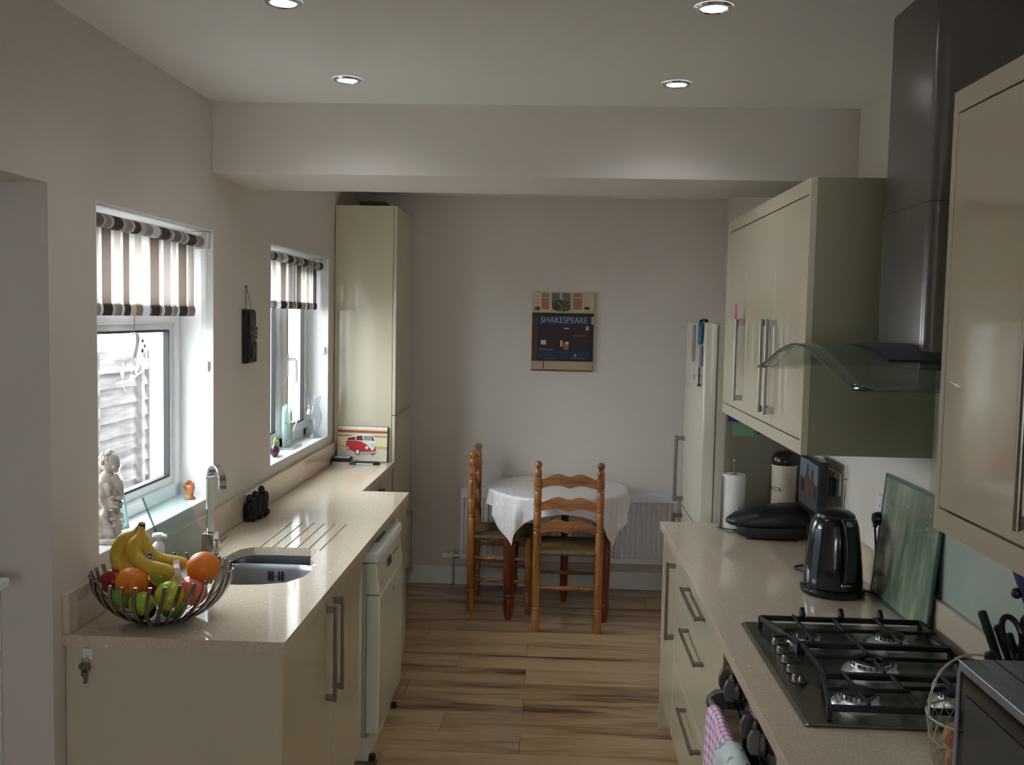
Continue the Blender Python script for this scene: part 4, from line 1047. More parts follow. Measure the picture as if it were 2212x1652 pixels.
# kitchen roll on its stand
RX, RY = .765, 4.012
t = thing('kitchen_roll_stand', (RX, RY, .91), 'wire stand with upright rod holding the kitchen roll', 'stand')
b = MB().tube([(RX+.062*math.cos(a), RY+.062*math.sin(a), .9145) for a in [2*PI*k/28 for k in range(28)]], .0035, 8, closed=True)
b.tube([(RX-.062, RY, .9145), (RX+.062, RY, .9145)], .003, 8); b.build('base_ring', M_STEEL, t)
MB().tube([(RX, RY, .914), (RX, RY, 1.185), (RX, RY, 1.192)], .0035, 8).ball((RX, RY, 1.200), (.006, .006, .009), 10, 7).build('rod', M_STEEL, t)
MB().tube(spline([(RX+.01, RY-.0615, .9145), (RX+.01, RY-.0615, .99), (RX+.01, RY-.0605, 1.008)]), .003, 8).ball((RX+.01, RY-.0605, 1.010), .0045, 8, 6).build('tear_arm', M_STEEL, t)
t = thing('kitchen_roll', (RX, RY, .92), 'white kitchen paper roll standing on its wire stand', 'paper roll')
M_PAPER = mat('kitchen_paper', srgb(228, 224, 220), .9, bump=.3, scale=180)
MB().lathe([(.014, .922), (.047, .922), (.0475, .925), (.0475, 1.140), (.046, 1.143), (.014, 1.143), (.0135, .922)], 30, (RX, RY, 0), cap=False).build('paper', M_PAPER, t)
MB().lathe([(.0137, .923), (.0137, 1.1435), (.011, 1.1435), (.011, .923)], 18, (RX, RY, 0), cap=False).build('core', M_CARD, t)
pts = [Vector((RX-.0478+.0005, RY+.004, 0)), Vector((RX-.0500, RY-.006, 0)), Vector((RX-.054, RY-.018, 0)), Vector((RX-.062, RY-.030, 0))]
MB().grid(lambda u, v: tuple(Vector((lerp(pts[0].x, pts[-1].x, u), lerp(pts[0].y, pts[-1].y, u), lerp(.924, 1.138, v)))), 4, 4).build('loose_sheet', M_PAPER, t, solid=.0008)

# contact grill
t = thing('contact_grill', (.875, 3.88, .91), 'black lean-shaped contact grill closed on the worktop by the kitchen roll', 'grill')
def clam(lv, cxx, rx0, ry0, name, m):
    b = MB(); n = 40; vs = []
    for z0, sl, s_ in lv:
        for k in range(n):
            a = 2*PI*k/n; e = 2.5; ca, sa = math.cos(a), math.sin(a)
            rx = rx0*abs(ca)**(2/e)*(1 if ca > 0 else -1)*s_; ry = ry0*abs(sa)**(2/e)*(1 if sa > 0 else -1)*s_
            ry *= 1+.22*ca
            vs.append((cxx+rx, 3.872+ry, z0+sl*rx/rx0))
    fs = [tuple(range(n))]
    L = len(lv)
    for i in range(L-1):
        for k in range(n): fs.append((i*n+k, i*n+(k+1) % n, (i+1)*n+(k+1) % n, (i+1)*n+k))
    fs.append(tuple((L-1)*n+k for k in range(n)))
    b.add(vs, fs); return b.build(name, m, t, ang=60)
M_GRILL = mat('grill_black', (.010, .010, .011), .42, var=.1)
clam([(.919, 0, .84), (.924, 0, .90), (.950, 0, .93), (.962, .004, .92)], .892, .148, .073, 'lower_body', M_BLACKM)
clam([(.966, .004, .90), (.976, .006, .99), (.990, .010, 1.0), (1.012, .022, .95), (1.030, .026, .80), (1.040, .022, .52), (1.043, .016, .02)], .876, .166, .079, 'upper_lid', M_GRILL)
b = MB()
for (x, y) in ((.80, 3.845), (.80, 3.90), (.98, 3.83), (.98, 3.92)): b.lathe([(.012, 0), (.012, .012)], 10, (x, y, .9105))
b.build('foot', M_BLACKM, t)
MB().lathe([(0, .003), (.010, .002), (.011, 0)], 14, (.90, 3.84, 1.0395), (-.1, -.3, 1)).build('indicator_lamp', flat(80, 84, 92), t)

# glass worktop saver leaning by the hob
t = thing('glass_worktop_saver', (1.055, 2.9, .91), 'large green-edged patterned glass worktop saver leaning between kettle and hob', 'board')
gm, nt, p = newmat('patterned_glass'); p.inputs['Roughness'].default_value = .08
tc = node(nt, 'ShaderNodeTexCoord'); mp = node(nt, 'ShaderNodeMapping'); mp.inputs['Scale'].default_value = (4, 9, 2.2); nt.links.new(tc.outputs['Object'], mp.inputs['Vector'])
nz = node(nt, 'ShaderNodeTexNoise'); nz.inputs['Scale'].default_value = 2.2; nz.inputs['Detail'].default_value = 3; nt.links.new(mp.outputs[0], nz.inputs['Vector'])
rp = node(nt, 'ShaderNodeValToRGB'); cr = rp.color_ramp; cr.elements[0].position = .35; cr.elements[0].color = srgb(110, 126, 106)+(1,); cr.elements[1].position = .7; cr.elements[1].color = srgb(164, 172, 152)+(1,)
e = cr.elements.new(.52); e.color = srgb(136, 150, 128)+(1,)
nt.links.new(nz.outputs['Fac'], rp.inputs['Fac']); nt.links.new(rp.outputs['Color'], p.inputs['Base Color'])
ga, gb_ = Vector((1.047, 3.120, .9125)), Vector((1.047, 2.655, .9125)); gu = (gb_-ga).normalized(); gv = Vector((.090, 0, 1)).normalized(); gn_ = gu.cross(gv)
gl_ = (gb_-ga).length; gh = .388
pane = MB().obox(ga+gu*gl_/2+gv*gh/2, gu, gv, gn_, gl_/2, gh/2, .0025).build('pane', gm, t, smooth=False)
b = MB(); b.obox(ga+gu*gl_/2+gv*.004, gu, gv, gn_, gl_/2+.001, .005, .0035).obox(ga+gu*gl_/2+gv*(gh-.004), gu, gv, gn_, gl_/2+.001, .005, .0035)
for q in (.004, gl_-.004): b.obox(ga+gu*q+gv*gh/2, gv, gu, gn_, gh/2, .005, .0035)
b.build('bevelled_edge', M_TEAL, t, smooth=False)
random.seed(11); sp = []
for k in range(34):
    u = random.uniform(.03, gl_-.03); v = random.uniform(gh*.70, gh*.93); r_ = random.uniform(.003, .009)
    sp.append((random.choice([flat(136, 132, 106), flat(140, 116, 96), flat(112, 128, 98), flat(142, 144, 120)]), ell(u, v, r_, r_*random.uniform(.3, .9), 9)))
o_ = art(pane, ga+gn_*(-.0027 if gn_.x > 0 else .0027), gu if gn_.x < 0 else -gu, gv, [(m_, pp) for m_, pp in sp] if gn_.x < 0 else [(m_, [(-x_, y_) for x_, y_ in pp]) for m_, pp in sp], name='painted_flowers')

# ------------------------------------------------------------------ WALL UNITS
UX = .714
t = thing('wall_cabinet', (.9, 3.4, 1.40), 'cream gloss three-door wall cabinet beyond the cooker hood', 'cabinet')
UY0, UY1, UZ0, UZ1 = 2.770, 4.060, 1.398, 2.184
MB().box(UX+.022, XR-.002, UY0+.018, UY1, UZ0+.04, UZ1-.002).build('body', M_CARC, t, smooth=False)
MB().box(UX-.001, UX+.018, UY0-.0005, UY0+.018, UZ0, UZ1).build('end_stile', M_CREAM, t, smooth=False, bevel=.001)
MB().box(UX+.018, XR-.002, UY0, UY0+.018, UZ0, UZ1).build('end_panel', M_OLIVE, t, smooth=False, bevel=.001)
MB().box(UX-.001, UX+.03, UY0+.018, UY1, UZ0, UZ0+.040).build('pelmet', M_CREAM, t, smooth=False, bevel=.001)
MB().box(UX-.001, UX+.03, UY0+.018, UY1, UZ1-.045, UZ1).build('cornice', M_CREAM, t, smooth=False, bevel=.001)
for ya, yb, hy in ((2.790, 3.165, 3.130), (3.169, 3.612, 3.212), (3.616, UY1, 3.655)):
    d = MB().box(UX, UX+.020, ya, yb, UZ0+.043, UZ1-.048).build('door', M_CREAM, t, smooth=False, bevel=.0015)
    handle(d, (UX, hy, 1.478), (UX, hy, 1.785), (-1, 0, 0))
t = thing('pink_ribbon', (.68, 3.655, 1.79), 'pink ribbon tag tied on the top of the far wall cabinet handle', 'ribbon')
M_PINK = flat(200, 60, 140)
b = MB(); b.prism([(3.648, 1.785), (3.640, 1.80), (3.650, 1.835), (3.655, 1.842), (3.662, 1.815), (3.664, 1.795), (3.660, 1.785)], .679, .682, 'yz')
b.build('loop', M_PINK, t, smooth=False); 
MB().prism([(3.640, 1.785), (3.632, 1.768), (3.640, 1.755), (3.648, 1.762), (3.650, 1.785)], .690, .692, 'yz').build('tail', M_PINK, t, smooth=False)
t = thing('near_wall_cabinet', (.9, 1.3, 1.40), 'cream gloss wall cabinet nearest the viewer on the right edge', 'cabinet')
NX, NY0, NY1 = .711, .75, 1.795
MB().box(NX+.022, XR-.002, NY0, NY1-.018, UZ0+.045, UZ1+.003).build('body', M_CARC, t, smooth=False)
MB().box(NX-.001, XR-.002, NY1-.018, NY1, UZ0+.004, UZ1+.008).build('end_panel', M_CREAM, t, smooth=False, bevel=.001)
MB().box(NX-.001, NX+.03, NY0, NY1-.018, UZ0+.004, UZ0+.044).build('pelmet', M_CREAM, t, smooth=False, bevel=.001)
MB().box(NX-.001, NX+.03, NY0, NY1-.018, UZ1-.030, UZ1+.008).build('cornice', M_CREAM, t, smooth=False, bevel=.001)
for ya, yb, hy in ((NY0, 1.288, 1.25), (1.292, NY1-.020, 1.420)):
    d = MB().box(NX, NX+.020, ya, yb, UZ0+.048, UZ1-.033).build('door', M_CREAM, t, smooth=False, bevel=.0015)
    handle(d, (NX, hy, 1.478), (NX, hy, 1.79), (-1, 0, 0))

# ------------------------------------------------------------------ cooker hood
t = thing('cooker_hood', (.9, 2.40, 1.65), 'steel chimney cooker hood with an arched green glass canopy', 'hood')
M_HOOD = mat('hood_steel', (.20, .19, .185), .27, 1., var=.02, scale=30)
def chim(x0, y0, y1, z0, z1, r, name):
    pts = [(XR-.002, y0)]; n = 6
    pts += [(x0+r-r*math.sin(PI/2*k/n), y0+r-r*math.cos(PI/2*k/n)) for k in range(n+1)]
    pts += [(x0+r-r*math.cos(PI/2*k/n), y1-r+r*math.sin(PI/2*k/n)) for k in range(n+1)]
    pts += [(XR-.002, y1)]
    return MB().prism(pts, z0, z1).build(name, M_HOOD, t, ang=30)
chim(.842, 2.232, 2.568, 1.712, 2.055, .030, 'lower_chimney'); chim(.845, 2.235, 2.565, 2.057, ZC-.001, .030, 'upper_chimney')
def canopy_z(y): 
    q = (y-2.40)/.46
    return 1.645+.076*math.cos(min(1, abs(q))*PI*.5)**.9 if abs(q) < 1 else 1.645
def cz(y):
    q = abs(y-2.40)/.465
    return 1.722-.078*(q*q*(1.75-.75*q*q))
b = MB(); nx, ny = 10, 40
def cfn(u, v):
    y = lerp(1.935, 2.865, v); r = .022
    x0 = .60
    e = max(0, r-min(y-1.935, 2.865-y)); x0 += r-math.sqrt(max(0, r*r-e*e))
    return (lerp(x0, XR-.03, u), y, cz(y))
b.grid(cfn, nx, ny); b.build('glass_canopy', M_GREENGLASS, t, solid=.006)
m_ = MB(); m_.tube([cfn(0, v/60) for v in range(61)], .0034, 6)
m_.build('canopy_edge', mat('dark_green_glass_edge', srgb(38, 66, 58), .1), t)
ys = [2.16+.48*k/16 for k in range(17)]
b = MB(); b.prism([(y, cz(y)+.0085) for y in ys]+[(y, cz(y)+.0035) for y in reversed(ys)], .740, XR-.010, 'yz'); b.build('cover_plate', mat('hood_black_plate', (.008, .008, .009), .6, var=.1), t, smooth=False)
b = MB(); b.box(.84, XR-.010, 2.25, 2.55, 1.672, 1.704); b.build('filter_box', mat('hood_dark_steel', (.10, .10, .10), .35, 1.), t, smooth=False, bevel=.004)
# ------------------------------------------------------------------ panel and fridge
t = thing('end_panel', (.92, 4.125, .91), 'dark olive upright panel between the worktop corner and the fridge', 'panel')
MB().box(.742, XR-.001, 4.116, 4.134, .911, 1.396).build('board', M_DKOLIVE, t, smooth=False, bevel=.001)
def note(x0, x1, z0, z1, m, label, name):
    o = MB().box(x0, x1, 4.1135, 4.1155, z0, z1).build(name, m, smooth=False); tag(o, label, 'paper'); return o
note(.750, .835, 1.352, 1.395, flat(34, 50, 130), 'dark blue paper stuck high on the panel under the wall cabinet', 'note')
note(.768, .862, 1.292, 1.345, flat(112, 160, 118), 'pale green paper note on the panel under the wall cabinet', 'note')
note(.875, .905, 1.300, 1.395, flat(40, 36, 36), 'small dark card on the panel right of the green note', 'note')
t = thing('fridge_freezer', (.9, 4.45, 0), 'tall cream fridge freezer with bar handles at the end of the right run', 'fridge')
M_FR = mat('fridge_enamel', srgb(196, 190, 174), .22, var=.01)
FRX = .645; FY0, FY1 = 4.150, 4.720
MB().box(FRX+.060, XR-.03, FY0+.004, FY1-.004, .04, 1.762).build('body', M_FR, t, smooth=False, bevel=.004)
fd = []
for za, zb in ((.06, .868), (.880, 1.768)):
    prof = [(FRX+.058, FY0), (FRX+.012, FY0), (FRX+.003, FY0+.006), (FRX, FY0+.020), (FRX-.004, (FY0+FY1)/2), (FRX, FY1-.02), (FRX+.003, FY1-.006), (FRX+.012, FY1), (FRX+.058, FY1)]
    fd.append(MB().prism(prof, za, zb).build('door', M_FR, t, bevel=.004, ang=50))
b = MB()
for yy in (FY0+.04, FY1-.04): b.lathe([(.02, 0), (.02, .04)], 10, (FRX+.09, yy, 0))
b.build('foot', M_BLACKM, t)
for par, za, zb in ((fd[1], .905, 1.222), (fd[0], .45, .845)):
    handle(par, (FRX+.001, 4.655, za), (FRX+.001, 4.655, zb), (-1, 0, 0), .042, r=.0085)
def magnet(y0, y1, z0, z1, m, label, cat='magnet', name='fridge_magnet', dx=.004):
    o = MB().box(FRX-.003-dx, FRX-.0035, y0, y1, z0, z1).build(name, m, smooth=False, bevel=.0012); tag(o, label, cat); return o
magnet(4.385, 4.470, 1.592, 1.755, flat(150, 124, 112), 'narrow brown photo strip magnet on the fridge door', 'magnet')
magnet(4.175, 4.235, 1.580, 1.668, flat(106, 100, 134), 'purple grey photo strip on the fridge door under the blue cloth', 'magnet')
magnet(4.37, 4.41, 1.510, 1.535, flat(150, 146, 140), 'tiny grey square magnet low on the fridge door', 'magnet')
b = MB(); b.lathe([(.014, 0), (.016, .008), (.008, .012), (.007, .03), (.010, .045), (.006, .06), (.008, .075), (.004, .085), (0, .088)], 10, (FRX-.010, 4.205, 1.492), sx=.5, sy=1.3)
tag(b.build('figure_magnet', flat(52, 40, 30)), 'small dark figure magnet on the fridge door below the photo strip', 'magnet')
t = thing('blue_pouch', (FRX-.01, 4.19, 1.70), 'teal blue cloth pouch on a black strap hanging over the fridge top', 'pouch')
b = MB(); b.prism([(4.165, 1.770), (4.172, 1.69), (4.178, 1.675), (4.225, 1.672), (4.240, 1.69), (4.228, 1.70), (4.232, 1.725), (4.222, 1.735), (4.230, 1.755), (4.205, 1.770)], FRX-.018, FRX-.006, 'yz')
b.build('pouch', flat(28, 106, 140), t, smooth=False, bevel=.003)
MB().ribbon(spline([(FRX-.012, 4.19, 1.755), (FRX-.010, 4.19, 1.776), (FRX+.01, 4.22, 1.782), (FRX+.03, 4.30, 1.775), (FRX+.04, 4.40, 1.7715)], 5), (1, .2, 0), .016, .003).build('strap', M_BLACKM, t)

# ------------------------------------------------------------------ microwave, egg basket, knife block
t = thing('microwave', (.92, 1.52, .91), 'silver microwave oven with a black glass door at the right front', 'microwave')
M_MW = mat('microwave_silver', srgb(150, 153, 158), .34, .5)
MX, MY0, MY1, MZ1 = .748, 1.27, 1.752, 1.172
MB().box(MX+.03, XR-.03, MY0, MY1, .922, MZ1).build('case', M_MW, t, smooth=False, bevel=.004)
b = MB(); b.box(MX, MX+.03, MY0, MY0+.014, .922, MZ1).box(MX, MX+.03, MY1-.010, MY1, .922, MZ1).box(MX, MX+.03, MY0, MY1, MZ1-.018, MZ1).box(MX, MX+.03, MY0, MY1, .922, .94)
b.build('front_frame', M_MW, t, smooth=False, bevel=.002)
dd = MB().box(MX+.004, MX+.029, MY0+.10, MY1-.0105, .941, MZ1-.019).build('door', M_OVENGLASS, t, smooth=False)
MB().box(MX+.0025, MX+.0045, MY0+.14, MY1-.035, .965, MZ1-.055).build('door_window', mat('smoked_window', srgb(58, 60, 62), .18), dd, smooth=False)
MB().box(MX+.004, MX+.029, MY0+.0145, MY0+.098, .941, MZ1-.019).build('control_panel', M_BLACK, t, smooth=False)
MB().lathe([(.020, 0), (.019, .014), (0, .015)], 18, (MX+.004, MY0+.055, 1.0), (-1, 0, 0)).build('dial', M_MW, t)
b = MB()
for x in (MX+.06, XR-.07):
    for y in (MY0+.05, MY1-.05): b.lathe([(.014, 0), (.014, .0125)], 10, (x, y, .910))
b.build('foot', M_BLACKM, t)
MB().box(MX+.062, MX+.0645, MY0, MY1, MZ1-.001, MZ1+.0006).build('seam', M_BLACKM, t, smooth=False)

EX, EY = .842, 1.876
t = thing('egg_basket', (EX, EY, .91), 'cream wire egg basket with a twisted arched handle by the microwave', 'basket')
M_WIRE = mat('cream_wire', srgb(196, 190, 164), .5, var=.1)
prof_r = lambda z: .076+.013*(z/.10)
b = MB()
for z in (.0035, .055, .100): b.tube([(EX+prof_r(z)*math.cos(2*PI*k/36), EY+prof_r(z)*math.sin(2*PI*k/36), .911+z) for k in range(36)], .0022 if z != .055 else .0009, 6, closed=True)
b.build('hoop', M_WIRE, t)
b = MB()
for sgn in (1, -1):
    for k in range(20):
        a0 = 2*PI*k/20; b.tube([(EX+prof_r(z)*math.cos(a0+sgn*z*7), EY+prof_r(z)*math.sin(a0+sgn*z*7), .911+z) for z in [.003+.097*q/8 for q in range(9)]], .0008, 5)
for k in range(8): b.tube([(EX-.076*math.cos(PI*k/8), EY-.076*math.sin(PI*k/8), .9135), (EX+.076*math.cos(PI*k/8), EY+.076*math.sin(PI*k/8), .9135)], .0008, 5)
o = b.build('wire_mesh', M_WIRE, t); o['kind'] = 'stuff'
hn = []
for q in range(37):
    a = PI*q/36; hn.append((EX-.090*math.cos(a), EY+.01*math.sin(a), 1.012+.122*math.sin(a)**.8))
b = MB()
for ph in (0, PI): b.tube([(p_[0]+.0018*math.cos(i*1.1+ph), p_[1]+.0018*math.sin(i*1.1+ph), p_[2]) for i, p_ in enumerate(hn)], .0019, 6)
b.build('handle', M_WIRE, t)
MB().ball((EX+.028, EY+.01, 1.131), (.014, .012, .011), 12, 8).build('grip', flat(46, 32, 34, .3), t)
M_EGG = mat('brown_egg_shell', srgb(198, 128, 84), .5, var=.06, scale=60)
for i, (x, y, z, ax) in enumerate(((EX-.034, EY-.012, .938, (.6, .3, .4)), (EX+.028, EY+.030, .938, (.2, -.7, .3)), (EX+.020, EY-.034, .938, (-.5, .4, .4)), (EX-.038, EY-.004, .978, (.5, .2, .6)))):
    lab = ['brown egg low in the wire basket at the left', 'brown egg hidden at the back of the wire basket', 'brown egg behind the microwave corner in the wire basket', 'uppermost brown egg lying in the wire basket'][i]
    e = [(0, -.026)]+[(.0215*math.cos(a)*(1-.10*math.sin(a)), .0275*math.sin(a)) for a in [-PI/2+PI*k/12 for k in range(1, 12)]]+[(0, .0275)]
    tag(MB().lathe(e, 16, (x, y, z), ax).build('egg', M_EGG, ang=80), lab, 'egg', 'eggs in the wire basket')

t = thing('knife_block', (.972, 1.935, .91), 'dark knife block with black handled tools behind the microwave', 'knife block')
kd = Vector((-.30, .25, 1)).normalized()
MB().obox((.968, 1.940, 1.012), (1, 0, .30), (0, 1, -.25), kd, .030, .045, .090).build('block', flat(40, 30, 24), t, smooth=False, bevel=.004)
def knob_handle(p, L, r, name='knife_handle'):
    p = Vector(p); MB().tube([p, p+kd*(L*.5), p+kd*L, p+kd*(L+.004)], [r*.8, r, r*1.05, r*.7], 10).build(name, M_BLACK, t, bevel=.001)
knob_handle((.930, 1.965, 1.075), .120, .009); knob_handle((.952, 1.972, 1.08), .085, .008); knob_handle((.962, 1.95, 1.08), .075, .008)
sc_ = MB(); base = Vector((.950, 1.945, 1.115))
for s_ in (-1, 1):
    o0 = base+Vector((.02*s_+.006, 0, .045)); ring = [o0+Vector((1, 0, .30)).normalized()*(.017*math.cos(a))+kd*(.034*math.sin(a)) for a in [2*PI*k/18 for k in range(18)]]
    sc_.tube(ring, .006, 8, closed=True)
sc_.tube([base+Vector((.005, 0, -.03)), base+Vector((.006, 0, .02))], .010, 8)
sc_.build('scissors_handle', M_BLACK, t)
t = thing('blue_scourer_handle', (.97, 1.93, 1.1), 'dark blue handled utensil standing in the knife block top', 'utensil')
MB().obox((.953, 1.925, 1.255), (1, 0, .3), (0, 1, -.25), kd, .014, .010, .045).build('grip', flat(44, 44, 104), t, smooth=False, bevel=.003)
MB().tube([Vector((.953, 1.925, 1.22)), Vector((.953, 1.925, 1.22))-kd*.12], .004, 8).build('shaft', M_STEEL, t)
MB().ball((.936, 1.935, 1.245), .011, 10, 7).build('knob', M_BLACK, t)

# ------------------------------------------------------------------ window blinds
STR = [(0, 'w'), (22, 't'), (92, 'c'), (112, 'b'), (157, 'w'), (182, 'd'), (257, 'c'), (282, 'b'), (332, 'w'), (352, 'd'), (402, 'c'), (447, 'n'), (502, 'w'), (562, 'n'), (572, 'd'), (642, 'b'), (657, 'w'), (677, 't'), (732, 'c'), (747, 'b'), (777, 'w'), (797, 'd'), (857, 'c'), (872, 'n')]
SC = {'w': srgb(234, 237, 242), 't': srgb(150, 137, 130), 'c': srgb(220, 215, 209), 'b': srgb(186, 177, 167), 'd': srgb(110, 95, 86), 'n': srgb(184, 172, 157)}
def blind_fabric(name, y0, y1, flip=False, reps=1):
    m = bpy.data.materials.new(name); m.use_nodes = True; nt = m.node_tree
    nt.nodes.remove(nt.nodes['Principled BSDF']); out = nt.nodes['Material Output']
    ge = node(nt, 'ShaderNodeTexCoord'); sp = node(nt, 'ShaderNodeSeparateXYZ'); nt.links.new(ge.outputs['Object'], sp.inputs[0])
    mr = node(nt, 'ShaderNodeMapRange'); mr.inputs['From Min'].default_value = y0; mr.inputs['From Max'].default_value = y1
    mr.inputs['To Min'].default_value = .22 if flip else 0; mr.inputs['To Max'].default_value = 1.22*reps if flip else 1.0
    mr.clamp = False; nt.links.new(sp.outputs['Y'], mr.inputs['Value'])
    fr = node(nt, 'ShaderNodeMath', operation='FRACT'); nt.links.new(mr.outputs[0], fr.inputs[0])
    rp = node(nt, 'ShaderNodeValToRGB'); cr = rp.color_ramp; cr.interpolation = 'CONSTANT'
    for i, (px, k) in enumerate(STR):
        pos = (px/917.)
        # perspective in the photograph squeezes the far stripes: undo it
        pos = pos*2.66/(3.57-.91*pos)
        e = cr.elements[0] if i == 0 else cr.elements[1] if i == 1 else cr.elements.new(pos)
        e.position = pos; e.color = SC[k]+(1,)
    nt.links.new(fr.outputs[0], rp.inputs['Fac'])
    df = node(nt, 'ShaderNodeBsdfDiffuse'); tl = node(nt, 'ShaderNodeBsdfTranslucent'); mx = node(nt, 'ShaderNodeMixShader'); mx.inputs['Fac'].default_value = .45
    for n_ in (df, tl): nt.links.new(rp.outputs['Color'], n_.inputs['Color'])
    nt.links.new(df.outputs[0], mx.inputs[1]); nt.links.new(tl.outputs[0], mx.inputs[2]); nt.links.new(mx.outputs[0], out.inputs['Surface'])
    return m
def blind(y0, y1, ztop, zbot, mf, label):
    x = -1.325
    t = thing('roller_blind', (x, (y0+y1)/2, ztop), label, 'blind')
    MB().tube([(x, y0, ztop-.028), (x, y1, ztop-.028)], .0202, 20).build('roll', mf, t, ang=40)
    def fn(u, v):
        z = lerp(ztop-.03, zbot, v); dx = 0
        h = (z-zbot)
        if h < .040: dx = .005*math.sin(h/.04*PI)
        return (x-.0198+dx, lerp(y0+.002, y1-.002, u), z)
    MB().grid(fn, 4, 60).build('fabric', mf, t)
    MB().box(x-.024, x-.0205, y0+.006, y1-.006, zbot, zbot+.038).build('hem_bar', mf, t, smooth=False, bevel=.003)
    b = MB()
    for ya, yb in ((y0-.022, y0-.001), (y1+.001, y1+.022)): b.box(x-.03, x+.03, ya, yb, ztop-.055, ztop+.010)
    b.build('bracket', M_WHITE, t, smooth=False, bevel=.003)
    cx = x+.010; cy = y1+.016; zb = 1.58
    b = MB(); n = 26
    for k in range(n):
        z = lerp(ztop-.06, zb, k/n); b.ball((cx-.008, cy, z), .0022, 6, 4); b.ball((cx+.012, cy, z), .0022, 6, 4)
    b.tube([(cx-.008, cy, ztop-.05), (cx-.008, cy, zb), (cx+.002, cy, zb-.012), (cx+.012, cy, zb), (cx+.012, cy, ztop-.05)], .0008, 5)
    c_ = b.build('bead_chain', M_WHITE, t); c_['kind'] = 'stuff'
    b = MB().box(cx-.012, cx+.016, cy-.004, cy+.011, zb-.035, zb+.005); b.build('chain_clip', M_WHITE, t, smooth=False, bevel=.002)
    return t
blind(2.690, 3.568, 2.060, 1.755, blind_fabric('striped_blind_fabric', 2.69, 3.56), 'brown and cream striped roller blind half down on the nearer left window')
blind(4.360, 5.425, 2.068, 1.795, blind_fabric('striped_blind_fabric_far', 4.36, 5.415, True, 1.0), 'brown and cream striped roller blind on the farther left window')

# hanging heart
t = thing('hanging_heart', (-1.36, 3.08, 1.66), 'white wooden heart hanging on a cord in the nearer window', 'ornament')
HXx, HYy = -1.368, 3.10
hp = []
for k in range(40):
    a = 2*PI*k/40; hp.append((.0022*16*math.sin(a)**3*.95, .0029*(13*math.cos(a)-5*math.cos(2*a)-2*math.cos(3*a)-math.cos(4*a))))
hdv = Vector((-.75, .66, 0)).normalized(); hn_ = Vector((.66, .75, 0)).normalized(); vs = []
hb = MB(); n = len(hp)
for s_ in (-.006, .006): vs += [Vector((HXx, HYy, 1.666))+hdv*p_[0]*.72+Vector((0, 0, p_[1]))+hn_*s_ for p_ in hp]
hb.add(vs, [tuple(range(n)), tuple(range(2*n-1, n-1, -1))]+[(i, (i+1) % n, n+(i+1) % n, n+i) for i in range(n)])
hb.build('heart', mat('chalky_white_wood', srgb(216, 210, 204), .8, var=.06), t, bevel=.002, ang=50)
MB().tube([(HXx, HYy, 1.685), (HXx, HYy, 1.80)], .0012, 5).build('cord', flat(120, 104, 92), t)
b = MB()
for i, (dy, z) in enumerate(((.035, 1.672), (.05, 1.655), (.032, 1.640))): b.ball((HXx+.012, HYy+dy, z), (.004, .004, .0065), 8, 6).tube([(HXx+.006, HYy+.02, 1.69), (HXx+.012, HYy+dy, z)], .0007, 4)
b.build('beads', flat(104, 62, 50), t)

# stone cherub on the sill
M_STONE = mat('weathered_stone', srgb(196, 186, 176), .85, var=.22, scale=45, bump=.6)
t = thing('stone_cherub', (-1.345, 2.775, 1.074), 'weathered white stone cherub statue on the near end of the window sill', 'statue')
cx, cy, cz0 = -1.338, 2.825, 1.0745
MB().box(cx-.052, cx+.052, cy-.052, cy+.052, cz0, cz0+.016).build('plinth', M_STONE, t, smooth=False, bevel=.004)
b = MB(); rnd = random.Random(5)
def robe(u, v):
    a = 2*PI*u; z = v*.175; r = lerp(.046, .027, v**.7)+.005*math.sin(a*7+v*9)+.006*math.sin(a*3-v*17)*math.sin(v*PI)+.003*math.sin(v*40+a*2)
    if v > .93: r *= max(.02, 1-(v-.93)/.07*.7)
    return (cx+r*math.cos(a), cy+r*math.sin(a)*.9, cz0+.015+z)
b.grid(robe, 40, 22, wrap=True)
for k in range(54):
    a = rnd.uniform(-.8, 2.4); z = rnd.uniform(.015, .14); q = rnd.uniform(.004, .008); b.ball((cx+.041*math.cos(a), cy+.037*math.sin(a), cz0+z), (q*1.5, q*1.1, q*.8), 7, 5)
b.build('robe', M_STONE, t, ang=80)
b = MB(); b.ball((cx+.002, cy+.006, cz0+.182), (.026, .023, .034), 14, 9); b.build('torso', M_STONE, t, ang=80)
for s_ in (-1, 1): MB().tube(spline([(cx+.022*s_, cy+.002, cz0+.200), (cx+.036*s_, cy+.012, cz0+.165), (cx+.026*s_, cy+.036, cz0+.135), (cx+.004*s_, cy+.045, cz0+.142)]), [.013]*7+[.011]*6+[.009]*6, 9).build('arm', M_STONE, t, ang=80)
hd_ = MB(); hd_.ball((cx+.010, cy+.010, cz0+.238), (.027, .029, .031), 16, 11)
hd_.ball((cx+.034, cy+.004, cz0+.232), (.006, .005, .005), 8, 6); hd_.ball((cx+.028, cy+.006, cz0+.216), (.010, .010, .007), 8, 6)
for s_ in (-1, 1): hd_.ball((cx+.030, cy+.006+.011*s_, cz0+.242), (.004, .005, .004), 8, 6).ball((cx+.030, cy+.004+.013*s_, cz0+.228), (.007, .007, .007), 8, 6)
hd_.build('head', M_STONE, t, ang=80)
hr = MB()
for k in range(60):
    a = rnd.uniform(0, 2*PI); e_ = rnd.uniform(-.2, 1.4)
    d_ = Vector((math.cos(a)*math.cos(e_)*.8-.25, math.sin(a)*math.cos(e_), math.sin(e_)))
    hr.ball((cx+.008+d_.x*.026, cy+.010+d_.y*.030, cz0+.242+d_.z*.030), rnd.uniform(.004, .0075), 7, 5)
hr.tube(spline([(cx-.012, cy+.012, cz0+.235), (cx-.026, cy+.012, cz0+.215), (cx-.024, cy+.012, cz0+.19)]), [.014]*6+[.011]*7, 8)
